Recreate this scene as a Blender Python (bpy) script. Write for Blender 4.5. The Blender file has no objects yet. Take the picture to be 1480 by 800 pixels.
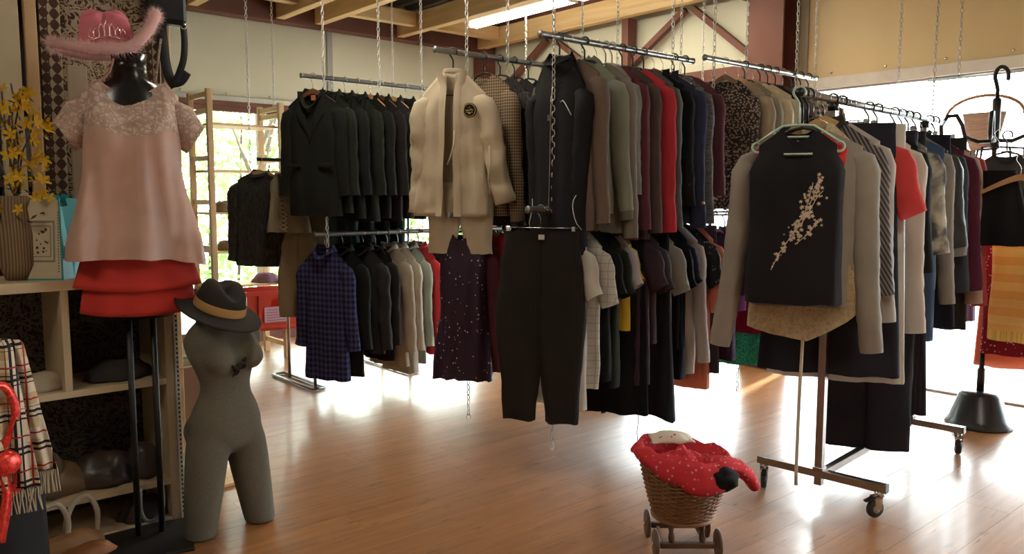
import bpy, bmesh, math, random
from mathutils import Vector, Matrix, noise
from math import sin, cos, pi, radians, sqrt
rnd = random.Random(7)
S = bpy.context.scene
COL = S.collection

# ------------------------------------------------------------------ camera
cd = bpy.data.cameras.new('camera'); cam = bpy.data.objects.new('camera', cd); COL.objects.link(cam)
cd.sensor_width = 36; cd.lens = 36*1160/1480; cd.clip_start = .05; cd.clip_end = 200
cam.location = (0, 0, 1.4)
cam.rotation_euler = (radians(90-5.66), 0, radians(49.2-90))
S.camera = cam
# ------------------------------------------------------------------ world (bright hazy sky)
w = bpy.data.worlds.new('sky'); S.world = w; w.use_nodes = True
bg = w.node_tree.nodes['Background']; bg.inputs[0].default_value = (.93, .97, 1, 1); bg.inputs[1].default_value = 17.0
sl_ = bpy.data.lights.new('sun', 'SUN'); sl_.energy = 14; sl_.angle = radians(3); sl_.color = (1, .95, .86)
sun = bpy.data.objects.new('sun', sl_); COL.objects.link(sun)
sun.rotation_euler = Vector((cos(radians(12))*cos(radians(47)), sin(radians(12))*cos(radians(47)), sin(radians(47)))).to_track_quat('Z', 'Y').to_euler()
# ------------------------------------------------------------------ exposure
S.view_settings.view_transform = 'Standard'; S.view_settings.look = 'None'
S.view_settings.gamma = 1; S.view_settings.use_curve_mapping = False
S.view_settings.exposure = 0.08
TUBE_POWER = 13.0      # watts of each fluorescent fitting
TUBE_GLOW = 22.0
# ------------------------------------------------------------------ tagging
def tag(o, label=None, cat=None, group=None, kind=None):
    if label: o['label'] = label
    if cat: o['category'] = cat
    if group: o['group'] = group
    if kind: o['kind'] = kind
    return o
def empty(name, loc=(0, 0, 0), rz=0, parent=None):
    o = bpy.data.objects.new(name, None); COL.objects.link(o); o.empty_display_size = .05
    o.location = loc; o.rotation_euler = (0, 0, rz)
    if parent: o.parent = parent
    return o
# ------------------------------------------------------------------ node helper
class NT:
    def __init__(s, name):
        s.m = bpy.data.materials.new(name); s.m.use_nodes = True; s.t = s.m.node_tree
        s.n = s.t.nodes; s.b = s.n['Principled BSDF']; s.out = s.n['Material Output']
        s.co = s.n.new('ShaderNodeTexCoord').outputs['Object']
    def set(s, sock, v):
        if hasattr(v, 'is_output') or isinstance(v, bpy.types.NodeSocket): s.t.links.new(v, sock)
        else: sock.default_value = v
    def math(s, op, a, b=0.0, c=None):
        n = s.n.new('ShaderNodeMath'); n.operation = op; s.set(n.inputs[0], a); s.set(n.inputs[1], b)
        if c is not None: s.set(n.inputs[2], c)
        return n.outputs[0]
    def xyz(s, v=None):
        n = s.n.new('ShaderNodeSeparateXYZ'); s.t.links.new(v or s.co, n.inputs[0]); return n.outputs
    def mapv(s, scale=(1, 1, 1), v=None, loc=None):
        n = s.n.new('ShaderNodeMapping'); s.t.links.new(v or s.co, n.inputs[0]); n.inputs['Scale'].default_value = scale
        if loc is not None: s.set(n.inputs['Location'], loc)
        return n.outputs[0]
    def noise(s, scale, detail=3, v=None, dist=0):
        n = s.n.new('ShaderNodeTexNoise'); s.t.links.new(v or s.co, n.inputs['Vector'])
        n.inputs['Scale'].default_value = scale; n.inputs['Detail'].default_value = detail; n.inputs['Distortion'].default_value = dist
        return n.outputs['Fac']
    def voro(s, scale, feat='F1', out='Distance', v=None, metric='EUCLIDEAN'):
        n = s.n.new('ShaderNodeTexVoronoi'); n.feature = feat
        if feat == 'F1': n.distance = metric
        s.t.links.new(v or s.co, n.inputs['Vector']); n.inputs['Scale'].default_value = scale
        return n.outputs[out]
    def mix(s, f, a, b):
        n = s.n.new('ShaderNodeMix'); n.data_type = 'RGBA'
        s.set(n.inputs[0], f); s.set(n.inputs[6], c4(a)); s.set(n.inputs[7], c4(b)); return n.outputs[2]
    def ramp(s, f, a, b):
        n = s.n.new('ShaderNodeMapRange'); s.set(n.inputs[0], f); n.inputs[1].default_value = a; n.inputs[2].default_value = b
        return n.outputs[0]
    def stripe(s, c, freq, duty=.5, off=0.0):
        return s.math('LESS_THAN', s.math('FRACT', s.math('ADD', s.math('MULTIPLY', c, freq), off)), duty)
    def bump(s, h, strength=.3, dist=.002):
        n = s.n.new('ShaderNodeBump'); n.inputs['Strength'].default_value = strength; n.inputs['Distance'].default_value = dist
        s.t.links.new(h, n.inputs['Height']); s.t.links.new(n.outputs[0], s.b.inputs['Normal']); return n.outputs[0]
def c4(c):
    return c if isinstance(c, bpy.types.NodeSocket) else (c[0], c[1], c[2], 1.0)
MATS = {}
def plain(name, c, rough=.6, metal=0.0, var=.12, spec=.5, scale=12, bump=0):
    if name in MATS: return MATS[name]
    n = NT(name); f = n.noise(scale, 4)
    n.set(n.b.inputs['Base Color'], n.mix(f, [x*(1-var) for x in c], [min(1, x*(1+var)) for x in c]))
    n.b.inputs['Roughness'].default_value = rough; n.b.inputs['Metallic'].default_value = metal
    n.b.inputs['Specular IOR Level'].default_value = spec
    if bump: n.bump(n.noise(160, 2), bump, .001)
    MATS[name] = n.m; return n.m
def fabric(name, c1, pat='plain', c2=None, s=1.0, rough=.9, trans=0.0, bump=.35, sheen=.0):
    if name in MATS: return MATS[name]
    n = NT(name); c2 = c2 or [x*.5 for x in c1]
    X, Y, Z = n.xyz(); col = None; R = rough; metal = 0.0; h = n.noise(420, 2)
    if pat == 'stripes_v': col = n.mix(n.stripe(X, 45*s), c1, c2)
    elif pat == 'stripes_h': col = n.mix(n.stripe(Z, 30*s), c1, c2)
    elif pat == 'diag': col = n.mix(n.stripe(n.math('ADD', n.math('MULTIPLY', X, 1.8), Z), 34*s), c1, c2)
    elif pat == 'fine_check':
        f = n.math('MAXIMUM', n.stripe(X, 16*s, .08), n.stripe(Z, 16*s, .08)); col = n.mix(f, c1, c2)
    elif pat == 'gingham':
        f = n.math('MULTIPLY', n.math('ADD', n.stripe(n.math('ADD', X, n.math('MULTIPLY', Y, .8)), 26*s), n.stripe(Z, 26*s)), .5); col = n.mix(f, c1, c2)
    elif pat == 'leopard':
        f = n.ramp(n.voro(72*s), .36, .5); col = n.mix(f, c2, c1)
    elif pat == 'geo':
        xx = n.math('ADD', X, n.math('MULTIPLY', Y, .8))
        a = n.math('SINE', n.math('MULTIPLY', n.math('ADD', xx, Z), 190)); b = n.math('SINE', n.math('MULTIPLY', n.math('SUBTRACT', xx, Z), 190))
        f = n.math('GREATER_THAN', n.math('MULTIPLY', a, b), .08); col = n.mix(f, c1, c2)
    elif pat == 'marl':
        f = n.ramp(n.noise(30*s, 3, v=n.mapv((1, 1, 14))), .38, .62); col = n.mix(f, c1, c2)
    elif pat == 'cable':
        f = n.stripe(n.math('ADD', n.math('MULTIPLY', X, 2.2), n.math('ADD', Z, n.math('MULTIPLY', n.math('SINE', n.math('MULTIPLY', X, 120)), .012))), 28*s)
        col = n.mix(f, c1, c2); h = f; bump = .8
    elif pat == 'rib':
        wv = n.math('SINE', n.math('MULTIPLY', n.math('ADD', X, Y), 600*s)); col = n.mix(n.ramp(wv, -1, 1), c2, c1); h = wv
    elif pat == 'fur':
        f = n.noise(70*s, 5, v=n.mapv((1, 1, .3))); col = n.mix(n.ramp(f, .35, .7), c1, c2); h = f; bump = 1.0
    elif pat == 'sequin':
        r = n.math('GREATER_THAN', n.xyz(n.voro(85*s, out='Color'))[0], .93)
        d = n.math('MULTIPLY', r, n.math('LESS_THAN', n.voro(85*s), .38))
        col = n.mix(d, c1, c2); R = n.math('SUBTRACT', rough, n.math('MULTIPLY', d, .5)); h = n.voro(85*s)
    elif pat == 'sequin_full':
        v = n.xyz(n.voro(130*s, out='Color'))[1]; col = n.mix(v, c1, c2); h = v; R = .28; metal = .5; bump = 1
    elif pat == 'bleach':
        col = n.mix(n.ramp(n.noise(7*s, 4, dist=.8), .42, .6), c1, c2)
    elif pat == 'dots':
        col = n.mix(n.math('LESS_THAN', n.voro(45*s), .22), c1, c2)
    elif pat == 'lace':
        e = n.ramp(n.voro(38*s, feat='DISTANCE_TO_EDGE'), .02, .09); g = n.ramp(n.noise(60*s, 3), .4, .62)
        f = n.math('MULTIPLY', e, g); col = n.mix(f, c1, c2); h = f; bump = .9
    elif pat == 'floral':
        f = n.math('GREATER_THAN', n.noise(38*s, 3, dist=1.0), .56); col = n.mix(f, c1, c2)
    elif pat == 'batik':
        a = n.math('FRACT', n.math('MULTIPLY', n.noise(9*s, 2, dist=1.6), 9.0))
        f = n.math('LESS_THAN', a, .6)
        b = n.math('LESS_THAN', n.math('FRACT', n.math('MULTIPLY', n.noise(20*s, 1, dist=1.0), 5.0)), .68)
        col = n.mix(n.math('MAXIMUM', n.math('MULTIPLY', f, b), n.math('LESS_THAN', n.voro(9*s), .12)), c1, c2)
    elif pat == 'border':
        tri = n.math('ABSOLUTE', n.math('SUBTRACT', n.math('FRACT', n.math('MULTIPLY', Z, 22*s)), .5))
        f = n.math('GREATER_THAN', n.math('ADD', tri, n.math('MULTIPLY', n.math('ABSOLUTE', n.math('SINE', n.math('MULTIPLY', X, 75))), .5)), .5)
        g = n.stripe(X, 33, .15)
        col = n.mix(n.math('MAXIMUM', f, g), c1, c2)
    elif pat == 'tartan':
        def ln(c, fr, o, d): return n.stripe(c, fr, d, o)
        base = n.mix(n.math('MAXIMUM', ln(X, 13, 0, .5), ln(Z, 13, 0, .5)), c1, (.62, .5, .38))
        blk = n.math('MAXIMUM', n.math('MULTIPLY', ln(X, 9, .1, .32), ln(X, 55, 0, .5)), n.math('MULTIPLY', ln(Z, 9, .1, .32), ln(Z, 55, 0, .5)))
        red = n.math('MAXIMUM', ln(X, 9, .6, .05), ln(Z, 9, .6, .05))
        col = n.mix(red, n.mix(blk, base, c2), (.3, .03, .03))
    base = col if col is not None else c4(c1)
    vv = n.ramp(n.noise(9, 3), .2, .8)
    dk = n.mix(vv, (.82, .82, .82), (1.0, 1.0, 1.0))
    mm = n.n.new('ShaderNodeMix'); mm.data_type = 'RGBA'; mm.blend_type = 'MULTIPLY'; mm.inputs[0].default_value = 1
    n.set(mm.inputs[6], base); n.set(mm.inputs[7], dk)
    n.set(n.b.inputs['Base Color'], mm.outputs[2]); n.set(n.b.inputs['Roughness'], R)
    n.b.inputs['Metallic'].default_value = metal
    n.b.inputs['Sheen Weight'].default_value = sheen; n.b.inputs['Specular IOR Level'].default_value = .25 if rough > .5 else .5
    n.bump(h, bump, .0015)
    if trans > 0:
        tr = n.n.new('ShaderNodeBsdfTranslucent'); n.t.links.new(mm.outputs[2], tr.inputs[0])
        ms = n.n.new('ShaderNodeMixShader'); ms.inputs[0].default_value = trans
        n.t.links.new(n.b.outputs[0], ms.inputs[1]); n.t.links.new(tr.outputs[0], ms.inputs[2]); n.t.links.new(ms.outputs[0], n.out.inputs[0])
    MATS[name] = n.m; return n.m
def wood(name, c1, c2, axis=1, rough=.6, s=1.0, knots=True):
    if name in MATS: return MATS[name]
    n = NT(name); sc = [18*s]*3; sc[axis] = 1.1*s
    oi = n.n.new('ShaderNodeObjectInfo')
    v = n.n.new('ShaderNodeVectorMath'); v.operation = 'ADD'; n.t.links.new(n.co, v.inputs[0])
    cb = n.n.new('ShaderNodeCombineXYZ')
    for k in range(3): n.set(cb.inputs[k], n.math('MULTIPLY', oi.outputs['Random'], 17.0+k*5))
    n.t.links.new(cb.outputs[0], v.inputs[1])
    f = n.ramp(n.noise(1.0, 5, v=n.mapv(sc, v.outputs[0]), dist=.6), .3, .7)
    col = n.mix(f, c1, c2)
    if knots:
        k = n.ramp(n.voro(2.2*s, v=n.mapv([1.6 if a != axis else .8 for a in range(3)], v.outputs[0])), .05, .0)
        col = n.mix(n.math('MULTIPLY', k, .8), col, [x*.35 for x in c2])
    n.set(n.b.inputs['Base Color'], col); n.b.inputs['Roughness'].default_value = rough
    n.bump(f, .15, .002); MATS[name] = n.m; return n.m
def emis(name, c, s):
    n = NT(name); n.b.inputs['Base Color'].default_value = c4(c); n.b.inputs['Emission Color'].default_value = c4(c)
    n.b.inputs['Emission Strength'].default_value = s; return n.m
# ------------------------------------------------------------------ mesh helper
def mesh(name, verts, faces, mat=None, parent=None, smooth=True, loc=None, rz=None):
    me = bpy.data.meshes.new(name); me.from_pydata([tuple(v) for v in verts], [], faces); me.update()
    if smooth: me.polygons.foreach_set('use_smooth', [True]*len(me.polygons))
    if mat: me.materials.append(mat)
    o = bpy.data.objects.new(name, me); COL.objects.link(o)
    if parent: o.parent = parent
    if loc is not None: o.location = loc
    if rz is not None: o.rotation_euler = (0, 0, rz)
    return o
class MB:
    """collects shapes, then builds one mesh object"""
    def __init__(s): s.v = []; s.f = []
    def add(s, V, F):
        b = len(s.v); s.v += [Vector(x) for x in V]; s.f += [tuple(i+b for i in f) for f in F]; return s
    def box(s, lo, hi, M=None, bev=0.0):
        x0, y0, z0 = lo; x1, y1, z1 = hi
        if bev:
            bm = bmesh.new(); bmesh.ops.create_cube(bm, size=1)
            for v in bm.verts: v.co = Vector(((x0+x1)/2+v.co.x*(x1-x0), (y0+y1)/2+v.co.y*(y1-y0), (z0+z1)/2+v.co.z*(z1-z0)))
            bmesh.ops.bevel(bm, geom=bm.edges[:], offset=bev, segments=1, affect='EDGES')
            V = [v.co.copy() for v in bm.verts]; bm.verts.index_update(); F = [[v.index for v in f.verts] for f in bm.faces]; bm.free()
        else:
            V = [(x0,y0,z0),(x1,y0,z0),(x1,y1,z0),(x0,y1,z0),(x0,y0,z1),(x1,y0,z1),(x1,y1,z1),(x0,y1,z1)]
            F = [(0,3,2,1),(4,5,6,7),(0,1,5,4),(1,2,6,5),(2,3,7,6),(3,0,4,7)]
        if M: V = [M @ Vector(v) for v in V]
        return s.add(V, F)
    def beam(s, a, b, w, h, up=(0, 0, 1)):
        a = Vector(a); b = Vector(b); t = (b-a).normalized(); sd = t.cross(Vector(up)).normalized()*w/2; u = sd.cross(t).normalized()*h/2
        V = [a-sd-u, a+sd-u, a+sd+u, a-sd+u, b-sd-u, b+sd-u, b+sd+u, b-sd+u]
        return s.add(V, [(0,1,2,3),(7,6,5,4),(0,4,5,1),(1,5,6,2),(2,6,7,3),(3,7,4,0)])
    def tube(s, pts, r, n=8, closed=False, cap=True, r2=None):
        pts = [Vector(p) for p in pts]; N = len(pts); rings = []; ref = None
        for i, p in enumerate(pts):
            if closed: t = pts[(i+1) % N]-pts[i-1]
            else: t = pts[min(i+1, N-1)]-pts[max(i-1, 0)]
            if t.length < 1e-9: t = Vector((0, 0, 1))
            t.normalize()
            if ref is None: ref = Vector((0, 0, 1)) if abs(t.z) < .9 else Vector((1, 0, 0))
            a = (ref-t*ref.dot(t)).normalized(); b = t.cross(a); ref = a
            rr = r[i] if isinstance(r, (list, tuple)) else r
            rings.append([p+a*cos(2*pi*k/n)*rr+b*sin(2*pi*k/n)*(rr if r2 is None else r2) for k in range(n)])
        return s.loft(rings, closed, cap and not closed)
    def loft(s, rings, loop=False, cap=True, ringclosed=True):
        n = len(rings[0]); V = [p for r in rings for p in r]; F = []; m = len(rings)
        for i in range(m if loop else m-1):
            i2 = (i+1) % m
            for k in range(n if ringclosed else n-1):
                k2 = (k+1) % n; F.append((i*n+k, i*n+k2, i2*n+k2, i2*n+k))
        if cap: F.append(tuple(range(n-1, -1, -1))); F.append(tuple((m-1)*n+k for k in range(n)))
        return s.add(V, F)
    def cyl(s, a, b, r, n=16, r2=None): 
        a = Vector(a); b = Vector(b); return s.tube([a, b], [r, r if r2 is None else r2], n)
    def lathe(s, prof, n=24, c=(0, 0, 0), cap=True, sx=1, sy=1):
        rings = [[Vector((c[0]+r*cos(2*pi*k/n)*sx, c[1]+r*sin(2*pi*k/n)*sy, c[2]+z)) for k in range(n)] for r, z in prof]
        return s.loft(rings, False, cap)
    def sphere(s, c, r, n=10, m=7):
        rs = r if isinstance(r, (tuple, list)) else (r, r, r)
        rings = [[Vector((c[0]+rs[0]*sin(pi*i/m)*cos(2*pi*k/n), c[1]+rs[1]*sin(pi*i/m)*sin(2*pi*k/n), c[2]+rs[2]*cos(pi*i/m))) for k in range(n)] for i in range(m+1)]
        rings[0] = [Vector((p.x, p.y, c[2]+rs[2])) for p in rings[0]]
        return s.loft(rings, False, False)
    def build(s, name, mat, parent=None, smooth=False, loc=None, rz=None):
        return mesh(name, s.v, s.f, mat, parent, smooth, loc, rz)
def mod_solid(o, t=.003, off=0):
    m = o.modifiers.new('thick', 'SOLIDIFY'); m.thickness = t; m.offset = off; return o
def mod_sub(o, n=1):
    m = o.modifiers.new('sub', 'SUBSURF'); m.levels = n; m.render_levels = n; return o
def arc(c, r, a0, a1, n, plane='xz'):
    out = []
    for i in range(n+1):
        a = radians(a0+(a1-a0)*i/n)
        out.append(Vector((c[0]+r*cos(a), c[1], c[2]+r*sin(a))) if plane == 'xz' else Vector((c[0], c[1]+r*cos(a), c[2]+r*sin(a))))
    return out

# ================================================================== materials
STEEL = plain('galvanised_steel', (.42, .42, .41), .32, .9, .2, scale=40)
CHROME = plain('chrome', (.6, .6, .6), .18, 1.0, .05)
CHAINM = plain('chain_steel', (.66, .65, .62), .35, 1.0, .1)
BROWNST = plain('brown_painted_steel', (.14, .048, .030), .7, 0, .12, scale=3)
BLACKP = plain('black_plastic', (.012, .012, .014), .4)
BLACKM = plain('black_metal', (.015, .014, .014), .45)
CREAMP = plain('cream_wall_panel', (.56, .54, .41), .55, 0, .03, scale=1)
TANP = plain('tan_wall_panel', (.74, .60, .34), .6, 0, .03, scale=1)
WHITEP = plain('white_trim', (.75, .75, .7), .5)
TIMBER_V = wood('timber_across', (.76, .54, .27), (.60, .38, .17), 1, .6)
TIMBER_U = wood('timber_along', (.76, .54, .27), (.60, .38, .17), 0, .6)
TIMBER_Z = wood('timber_upright', (.60, .42, .22), (.47, .29, .14), 2, .6)
PINE = wood('shelf_birch', (.62, .49, .32), (.54, .41, .26), 0, .45, knots=False)
BIRCH_Z = wood('shelf_birch_upright', (.56, .44, .29), (.50, .38, .25), 2, .45, knots=False)
DARKWOOD = wood('dark_wood', (.12, .055, .03), (.06, .025, .015), 1, .4, knots=False)
HWOOD = wood('hanger_wood', (.55, .33, .15), (.45, .24, .10), 0, .4, knots=False)
DHWOOD = wood('dark_hanger_wood', (.16, .07, .035), (.10, .04, .02), 0, .35, knots=False)
def glass_mat():
    n = NT('window_glass'); t = n.t
    tr = n.n.new('ShaderNodeBsdfTransparent'); tr.inputs[0].default_value = (.93, .96, .95, 1)
    gl = n.n.new('ShaderNodeBsdfGlossy'); gl.inputs['Roughness'].default_value = .02
    fr = n.n.new('ShaderNodeFresnel'); fr.inputs[0].default_value = 1.45
    mx = n.n.new('ShaderNodeMixShader'); t.links.new(fr.outputs[0], mx.inputs[0]); t.links.new(tr.outputs[0], mx.inputs[1]); t.links.new(gl.outputs[0], mx.inputs[2])
    t.links.new(mx.outputs[0], n.out.inputs[0]); return n.m
GLASS = glass_mat()
def floor_mat():
    n = NT('laminate'); oi = n.n.new('ShaderNodeObjectInfo'); rn = oi.outputs['Random']
    cb = n.n.new('ShaderNodeCombineXYZ'); n.set(cb.inputs[0], n.math('MULTIPLY', rn, 37)); n.set(cb.inputs[1], n.math('MULTIPLY', rn, 91))
    v = n.n.new('ShaderNodeVectorMath'); v.operation = 'ADD'; n.t.links.new(n.co, v.inputs[0]); n.t.links.new(cb.outputs[0], v.inputs[1])
    vv = v.outputs[0]
    X, Y, Z = n.xyz(n.co)
    strip = n.math('FLOOR', n.math('MULTIPLY', n.math('ADD', Y, .096), 15.6))
    ph = n.math('FRACT', n.math('MULTIPLY', n.math('SINE', n.math('ADD', n.math('MULTIPLY', strip, 12.9), n.math('MULTIPLY', rn, 70))), 43.7))
    cell = n.math('FLOOR', n.math('ADD', n.math('MULTIPLY', X, 2.1), n.math('MULTIPLY', ph, 5)))
    tone = n.math('FRACT', n.math('MULTIPLY', n.math('SINE', n.math('ADD', n.math('ADD', n.math('MULTIPLY', cell, 7.7), n.math('MULTIPLY', strip, 3.1)), n.math('MULTIPLY', rn, 50))), 91.3))
    g = n.ramp(n.noise(1, 5, v=n.mapv((1.6, 30, 1), vv), dist=.5), .25, .75)
    fl = n.ramp(n.noise(1, 3, v=n.mapv((6, 44, 1), vv), dist=.3), .62, .74)
    col = n.mix(g, (.48, .22, .080), (.33, .135, .048))
    col = n.mix(n.math('MULTIPLY', tone, .45), col, (.26, .105, .040))
    col = n.mix(n.math('MULTIPLY', fl, .8), col, (.10, .038, .016))
    n.set(n.b.inputs['Base Color'], col)
    n.set(n.b.inputs['Roughness'], n.ramp(g, -2.2, 8))
    n.b.inputs['Roughness'].default_value = .31
    for l in list(n.t.links):
        if l.to_socket == n.b.inputs['Roughness']: n.t.links.remove(l)
    n.b.inputs['Specular IOR Level'].default_value = .6
    n.b.inputs['Coat Weight'].default_value = .22; n.b.inputs['Coat Roughness'].default_value = .14
    return n.m
LAM = floor_mat()

# ================================================================== the room
UW, VW = 6.05, 7.5            # inner faces of the two glazed walls
WZ = 2.28                     # top of glazing
floor = MB().box((-4.6, -4.6, -.12), (UW+.1, VW+.1, -.010)).build('floor', plain('joint_dark', (.05, .025, .012), .6)); tag(floor, 'brown laminate floor', kind='structure')
pl_len, pl_w = 1.28, .192
pm = MB().box((0, -pl_w/2+.0006, -.010), (pl_len-.001, pl_w/2-.0006, 0))
pm_obj = None; cnt = 0; rest = MB()
row = 0; y = VW-pl_w/2
while y > -4.6:
    off = (row*.417) % 1.0*pl_len; x = UW-pl_len+off
    while x > -4.6-pl_len:
        vis = y > .2 and x > -.9 and (x+pl_len)*.0+x > -1 and (y < 7.6)
        # only planks in front of the viewer are laid one by one
        ang = math.atan2(y, x+.64)
        near = radians(12) < ang < radians(86)
        hi = min(pl_len-.001, UW-x)
        if vis and near and cnt < 298:
            if pm_obj is None: pm_obj = pm.build('plank', LAM, floor); o = pm_obj
            else: o = pm_obj.copy(); COL.objects.link(o); o.parent = floor
            o.location = (x, y, 0); cnt += 1
            if x+pl_len > UW+.02: o.scale.x = (UW-x)/pl_len
        else: rest.box((x, y-pl_w/2+.0006, -.010), (x+hi, y+pl_w/2-.0006, 0))
        x -= pl_len
    row += 1; y -= pl_w
tag(rest.build('plank_field', LAM, floor), kind='stuff')

def S_(name, mb, m, parent=None, smooth=False):
    o = mb.build(name, m, parent, smooth)
    if not parent: tag(o, kind='structure')
    return o
# upper wall bands of sandwich panels (each panel a piece), steel, windows below
wl = S_('wall_left', MB().box((-4.6, VW+.02, WZ), (UW+.1, VW+.14, 3.7)), CREAMP); tag(wl, 'upper cream panel wall at the back left')
for a, b in ((-4.4, -.16), (-.15, 4.02), (4.04, UW)):
    MB().box((a, VW, WZ+.06), (b, VW+.02, 3.06)).build('panel', CREAMP, wl)
MB().box((4.0, VW-.012, WZ+.06), (4.06, VW, 3.06)).build('joint_strip', plain('joint_grey', (.3, .3, .28), .5), wl)
wr = S_('wall_right', MB().box((UW+.02, -4.6, WZ), (UW+.14, VW+.1, 3.7)), CREAMP); tag(wr, 'upper panel wall over the shop window at the right')
for a, b, m in ((-4.4, .9, TANP), (.91, 3.40, TANP), (3.41, 3.80, CREAMP), (3.81, VW-.02, CREAMP)):
    MB().box((UW, a, WZ+.05), (UW+.02, b, 3.5)).build('panel', m, wr)
scr = MB()
for i in range(20): scr.sphere((UW-.003, 3.2-i*.42, WZ+.085), (.006, .010, .010), 8, 5)
for i in range(24): scr.sphere((5.9-i*.42, VW-.003, WZ+.085), (.010, .006, .010), 8, 5)
sc_o = scr.build('trim_screws', CHROME, None, True); sc_o.name = 'trim_4'; tag(sc_o, 'row of bright screw heads along the panel bottoms', kind='structure')
S_('trim_1', MB().box((UW-.035, -4.4, WZ-.035), (UW+.06, 3.40, WZ+.05), bev=.004), WHITEP)
S_('trim_2', MB().box((-4.4, VW-.03, WZ+.012), (UW, VW+.02, WZ+.06), bev=.004), plain('zinc_rail', (.42, .42, .38), .4, .5))
S_('trim_3', MB().box((-4.4, VW-.015, WZ-.03), (UW, VW+.05, WZ+.012)), BROWNST)
wb = S_('wall_back', MB().box((-4.6, -4.7, 0), (UW+.1, -4.6, 3.7)), plain('dim_wall', (.42, .38, .3), .7)); 
S_('wall_near', MB().box((-4.7, -4.6, 0), (-4.6, VW+.1, 3.7)), MATS['dim_wall'])
# low sills
S_('baseboard_left', MB().box((-4.6, VW, 0), (UW+.1, VW+.1, .10)), BROWNST)
S_('baseboard_right', MB().box((UW, -4.6, -.01), (UW+.1, VW+.1, .012)), plain('pale_sill', (.6, .58, .53), .5))
# windows: one framed bay after the other
def bay(idx, a, b, axis):
    fr = MB()
    if axis == 'V':   # on the right wall, from V=a to V=b
        p = lambda v, z: (UW+.03, v, z)
        for v in (a, b): fr.box((UW+.01, v-.02, .012), (UW+.07, v+.02, WZ))
        fr.box((UW+.01, a, .0), (UW+.07, b, .014)); fr.box((UW+.01, a, WZ-.05), (UW+.07, b, WZ))
        g = MB().box((UW+.035, a+.02, .03), (UW+.045, b-.02, WZ-.05))
    else:
        for u in (a, b): fr.box((u-.02, VW+.01, .10), (u+.02, VW+.07, WZ-.03))
        fr.box((a, VW+.01, .10), (b, VW+.07, .14)); fr.box((a, VW+.01, WZ-.08), (b, VW+.07, WZ-.03))
        g = MB().box((a+.02, VW+.035, .14), (b-.02, VW+.045, WZ-.08))
    f = fr.build('window_%d' % idx, plain('window_frame', (.5, .5, .47), .4) if axis == 'V' else BROWNST); tag(f, kind='structure')
    g.build('pane', GLASS, f)
k = 1
for a, b in ((-4.4, -2.0), (-2.0, .3), (.3, 3.4), (3.8, 5.6), (5.6, 7.4)): bay(k, a, b, 'V'); k += 1
for a, b in ((2.2, 4.0), (4.0, 6.0)): bay(k, a, b, 'U'); k += 1
for a, b in ((-4.4, -1.1), (-1.09, 2.18)): MB().box((a, VW, .1), (b, VW+.02, WZ-.03)).build('panel', CREAMP, wl)
MB().box((-4.6, VW+.02, 0), (2.2, VW+.14, WZ)).build('lower_wall', CREAMP, wl)

# steel frame on the right wall
col = MB(); col.box((5.78, 3.47, 0), (5.80, 3.78, 3.08)); col.box((6.00, 3.47, 0), (6.02, 3.78, 3.08)); col.box((5.80, 3.60, 0), (6.00, 3.63, 3.08)); col.box((5.80, 3.755, 0), (6.0, 3.78, 3.08))
o = S_('steel_column', col, BROWNST); tag(o, 'brown steel column in front of the right wall', kind='structure')
S_('steel_cap_plate', MB().box((5.70, 3.35, 3.0), (6.03, 3.88, 3.10), bev=.005), BROWNST)
girt = S_('steel_girt', MB().box((5.93, 3.78, 2.40), (6.03, 7.45, 2.50)), BROWNST)
for n_, (a, b) in enumerate((((5.97, 3.80, 2.52), (5.97, 4.47, 3.06)), ((5.97, 4.55, 3.06), (5.97, 5.4, 2.52)), ((5.97, 6.25, 3.06), (5.97, 5.45, 2.52)), ((5.97, 6.35, 3.06), (5.97, 7.2, 2.52)))):
    S_('steel_brace', MB().beam(a, b, .05, .06, (1, 0, 0)), BROWNST)
S_('steel_post', MB().box((5.90, 5.16, 2.5), (6.02, 5.24, 3.08)), BROWNST)
S_('steel_corner_post', MB().box((5.86, 7.28, 0), (6.03, 7.46, 3.3)), BROWNST)
S_('steel_edge_beam', MB().box((-4.5, 7.34, 3.06), (UW, 7.49, 3.30)), BROWNST)
S_('steel_edge_beam', MB().box((5.93, -4.5, 3.22), (6.03, 7.4, 3.42)), BROWNST)
# roof: corrugated deck and timber beams
prof = []; x = -4.6
while x < UW+.1:
    prof += [(x, 3.46), (x+.10, 3.46), (x+.125, 3.40), (x+.185, 3.40)]; x += .21
dv = []; 
for yy in (-4.7, VW+.1): dv += [(a, yy, b) for a, b in prof]
np_ = len(prof); df = [(i, i+1, np_+i+1, np_+i) for i in range(np_-1)]
ceil = mesh('ceiling', dv, df, plain('zinc_deck', (.23, .23, .22), .38, .7, .15, scale=2), smooth=False); tag(ceil, 'corrugated metal roof deck', kind='structure')
S_('roof_slab', MB().box((-4.7, -4.7, 3.5), (UW+.2, VW+.2, 3.6)), BLACKM)
for u in (-3.2, -2.0, -.8, .4, 1.5, 2.62, 3.44, 3.84, 4.78, 5.86):
    b = S_('timber_beam', MB().box((u-.045, -4.6, 3.08), (u+.045, 7.36, 3.27), bev=.004), TIMBER_V); tag(b, 'pine roof beam', kind='structure')
for u0, u1, v in ((2.67, 3.39, 6.9), (3.89, 4.73, 7.0), (4.83, 5.81, 7.0), (5.2, 5.81, 3.3), (3.89, 4.73, 3.5), (-.75, .35, 5.2), (.45, 1.45, 5.6), (1.55, 2.57, 5.4)):
    S_('timber_nogging', MB().box((u0, v-.045, 3.13), (u1, v+.045, 3.27), bev=.004), TIMBER_U)
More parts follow.
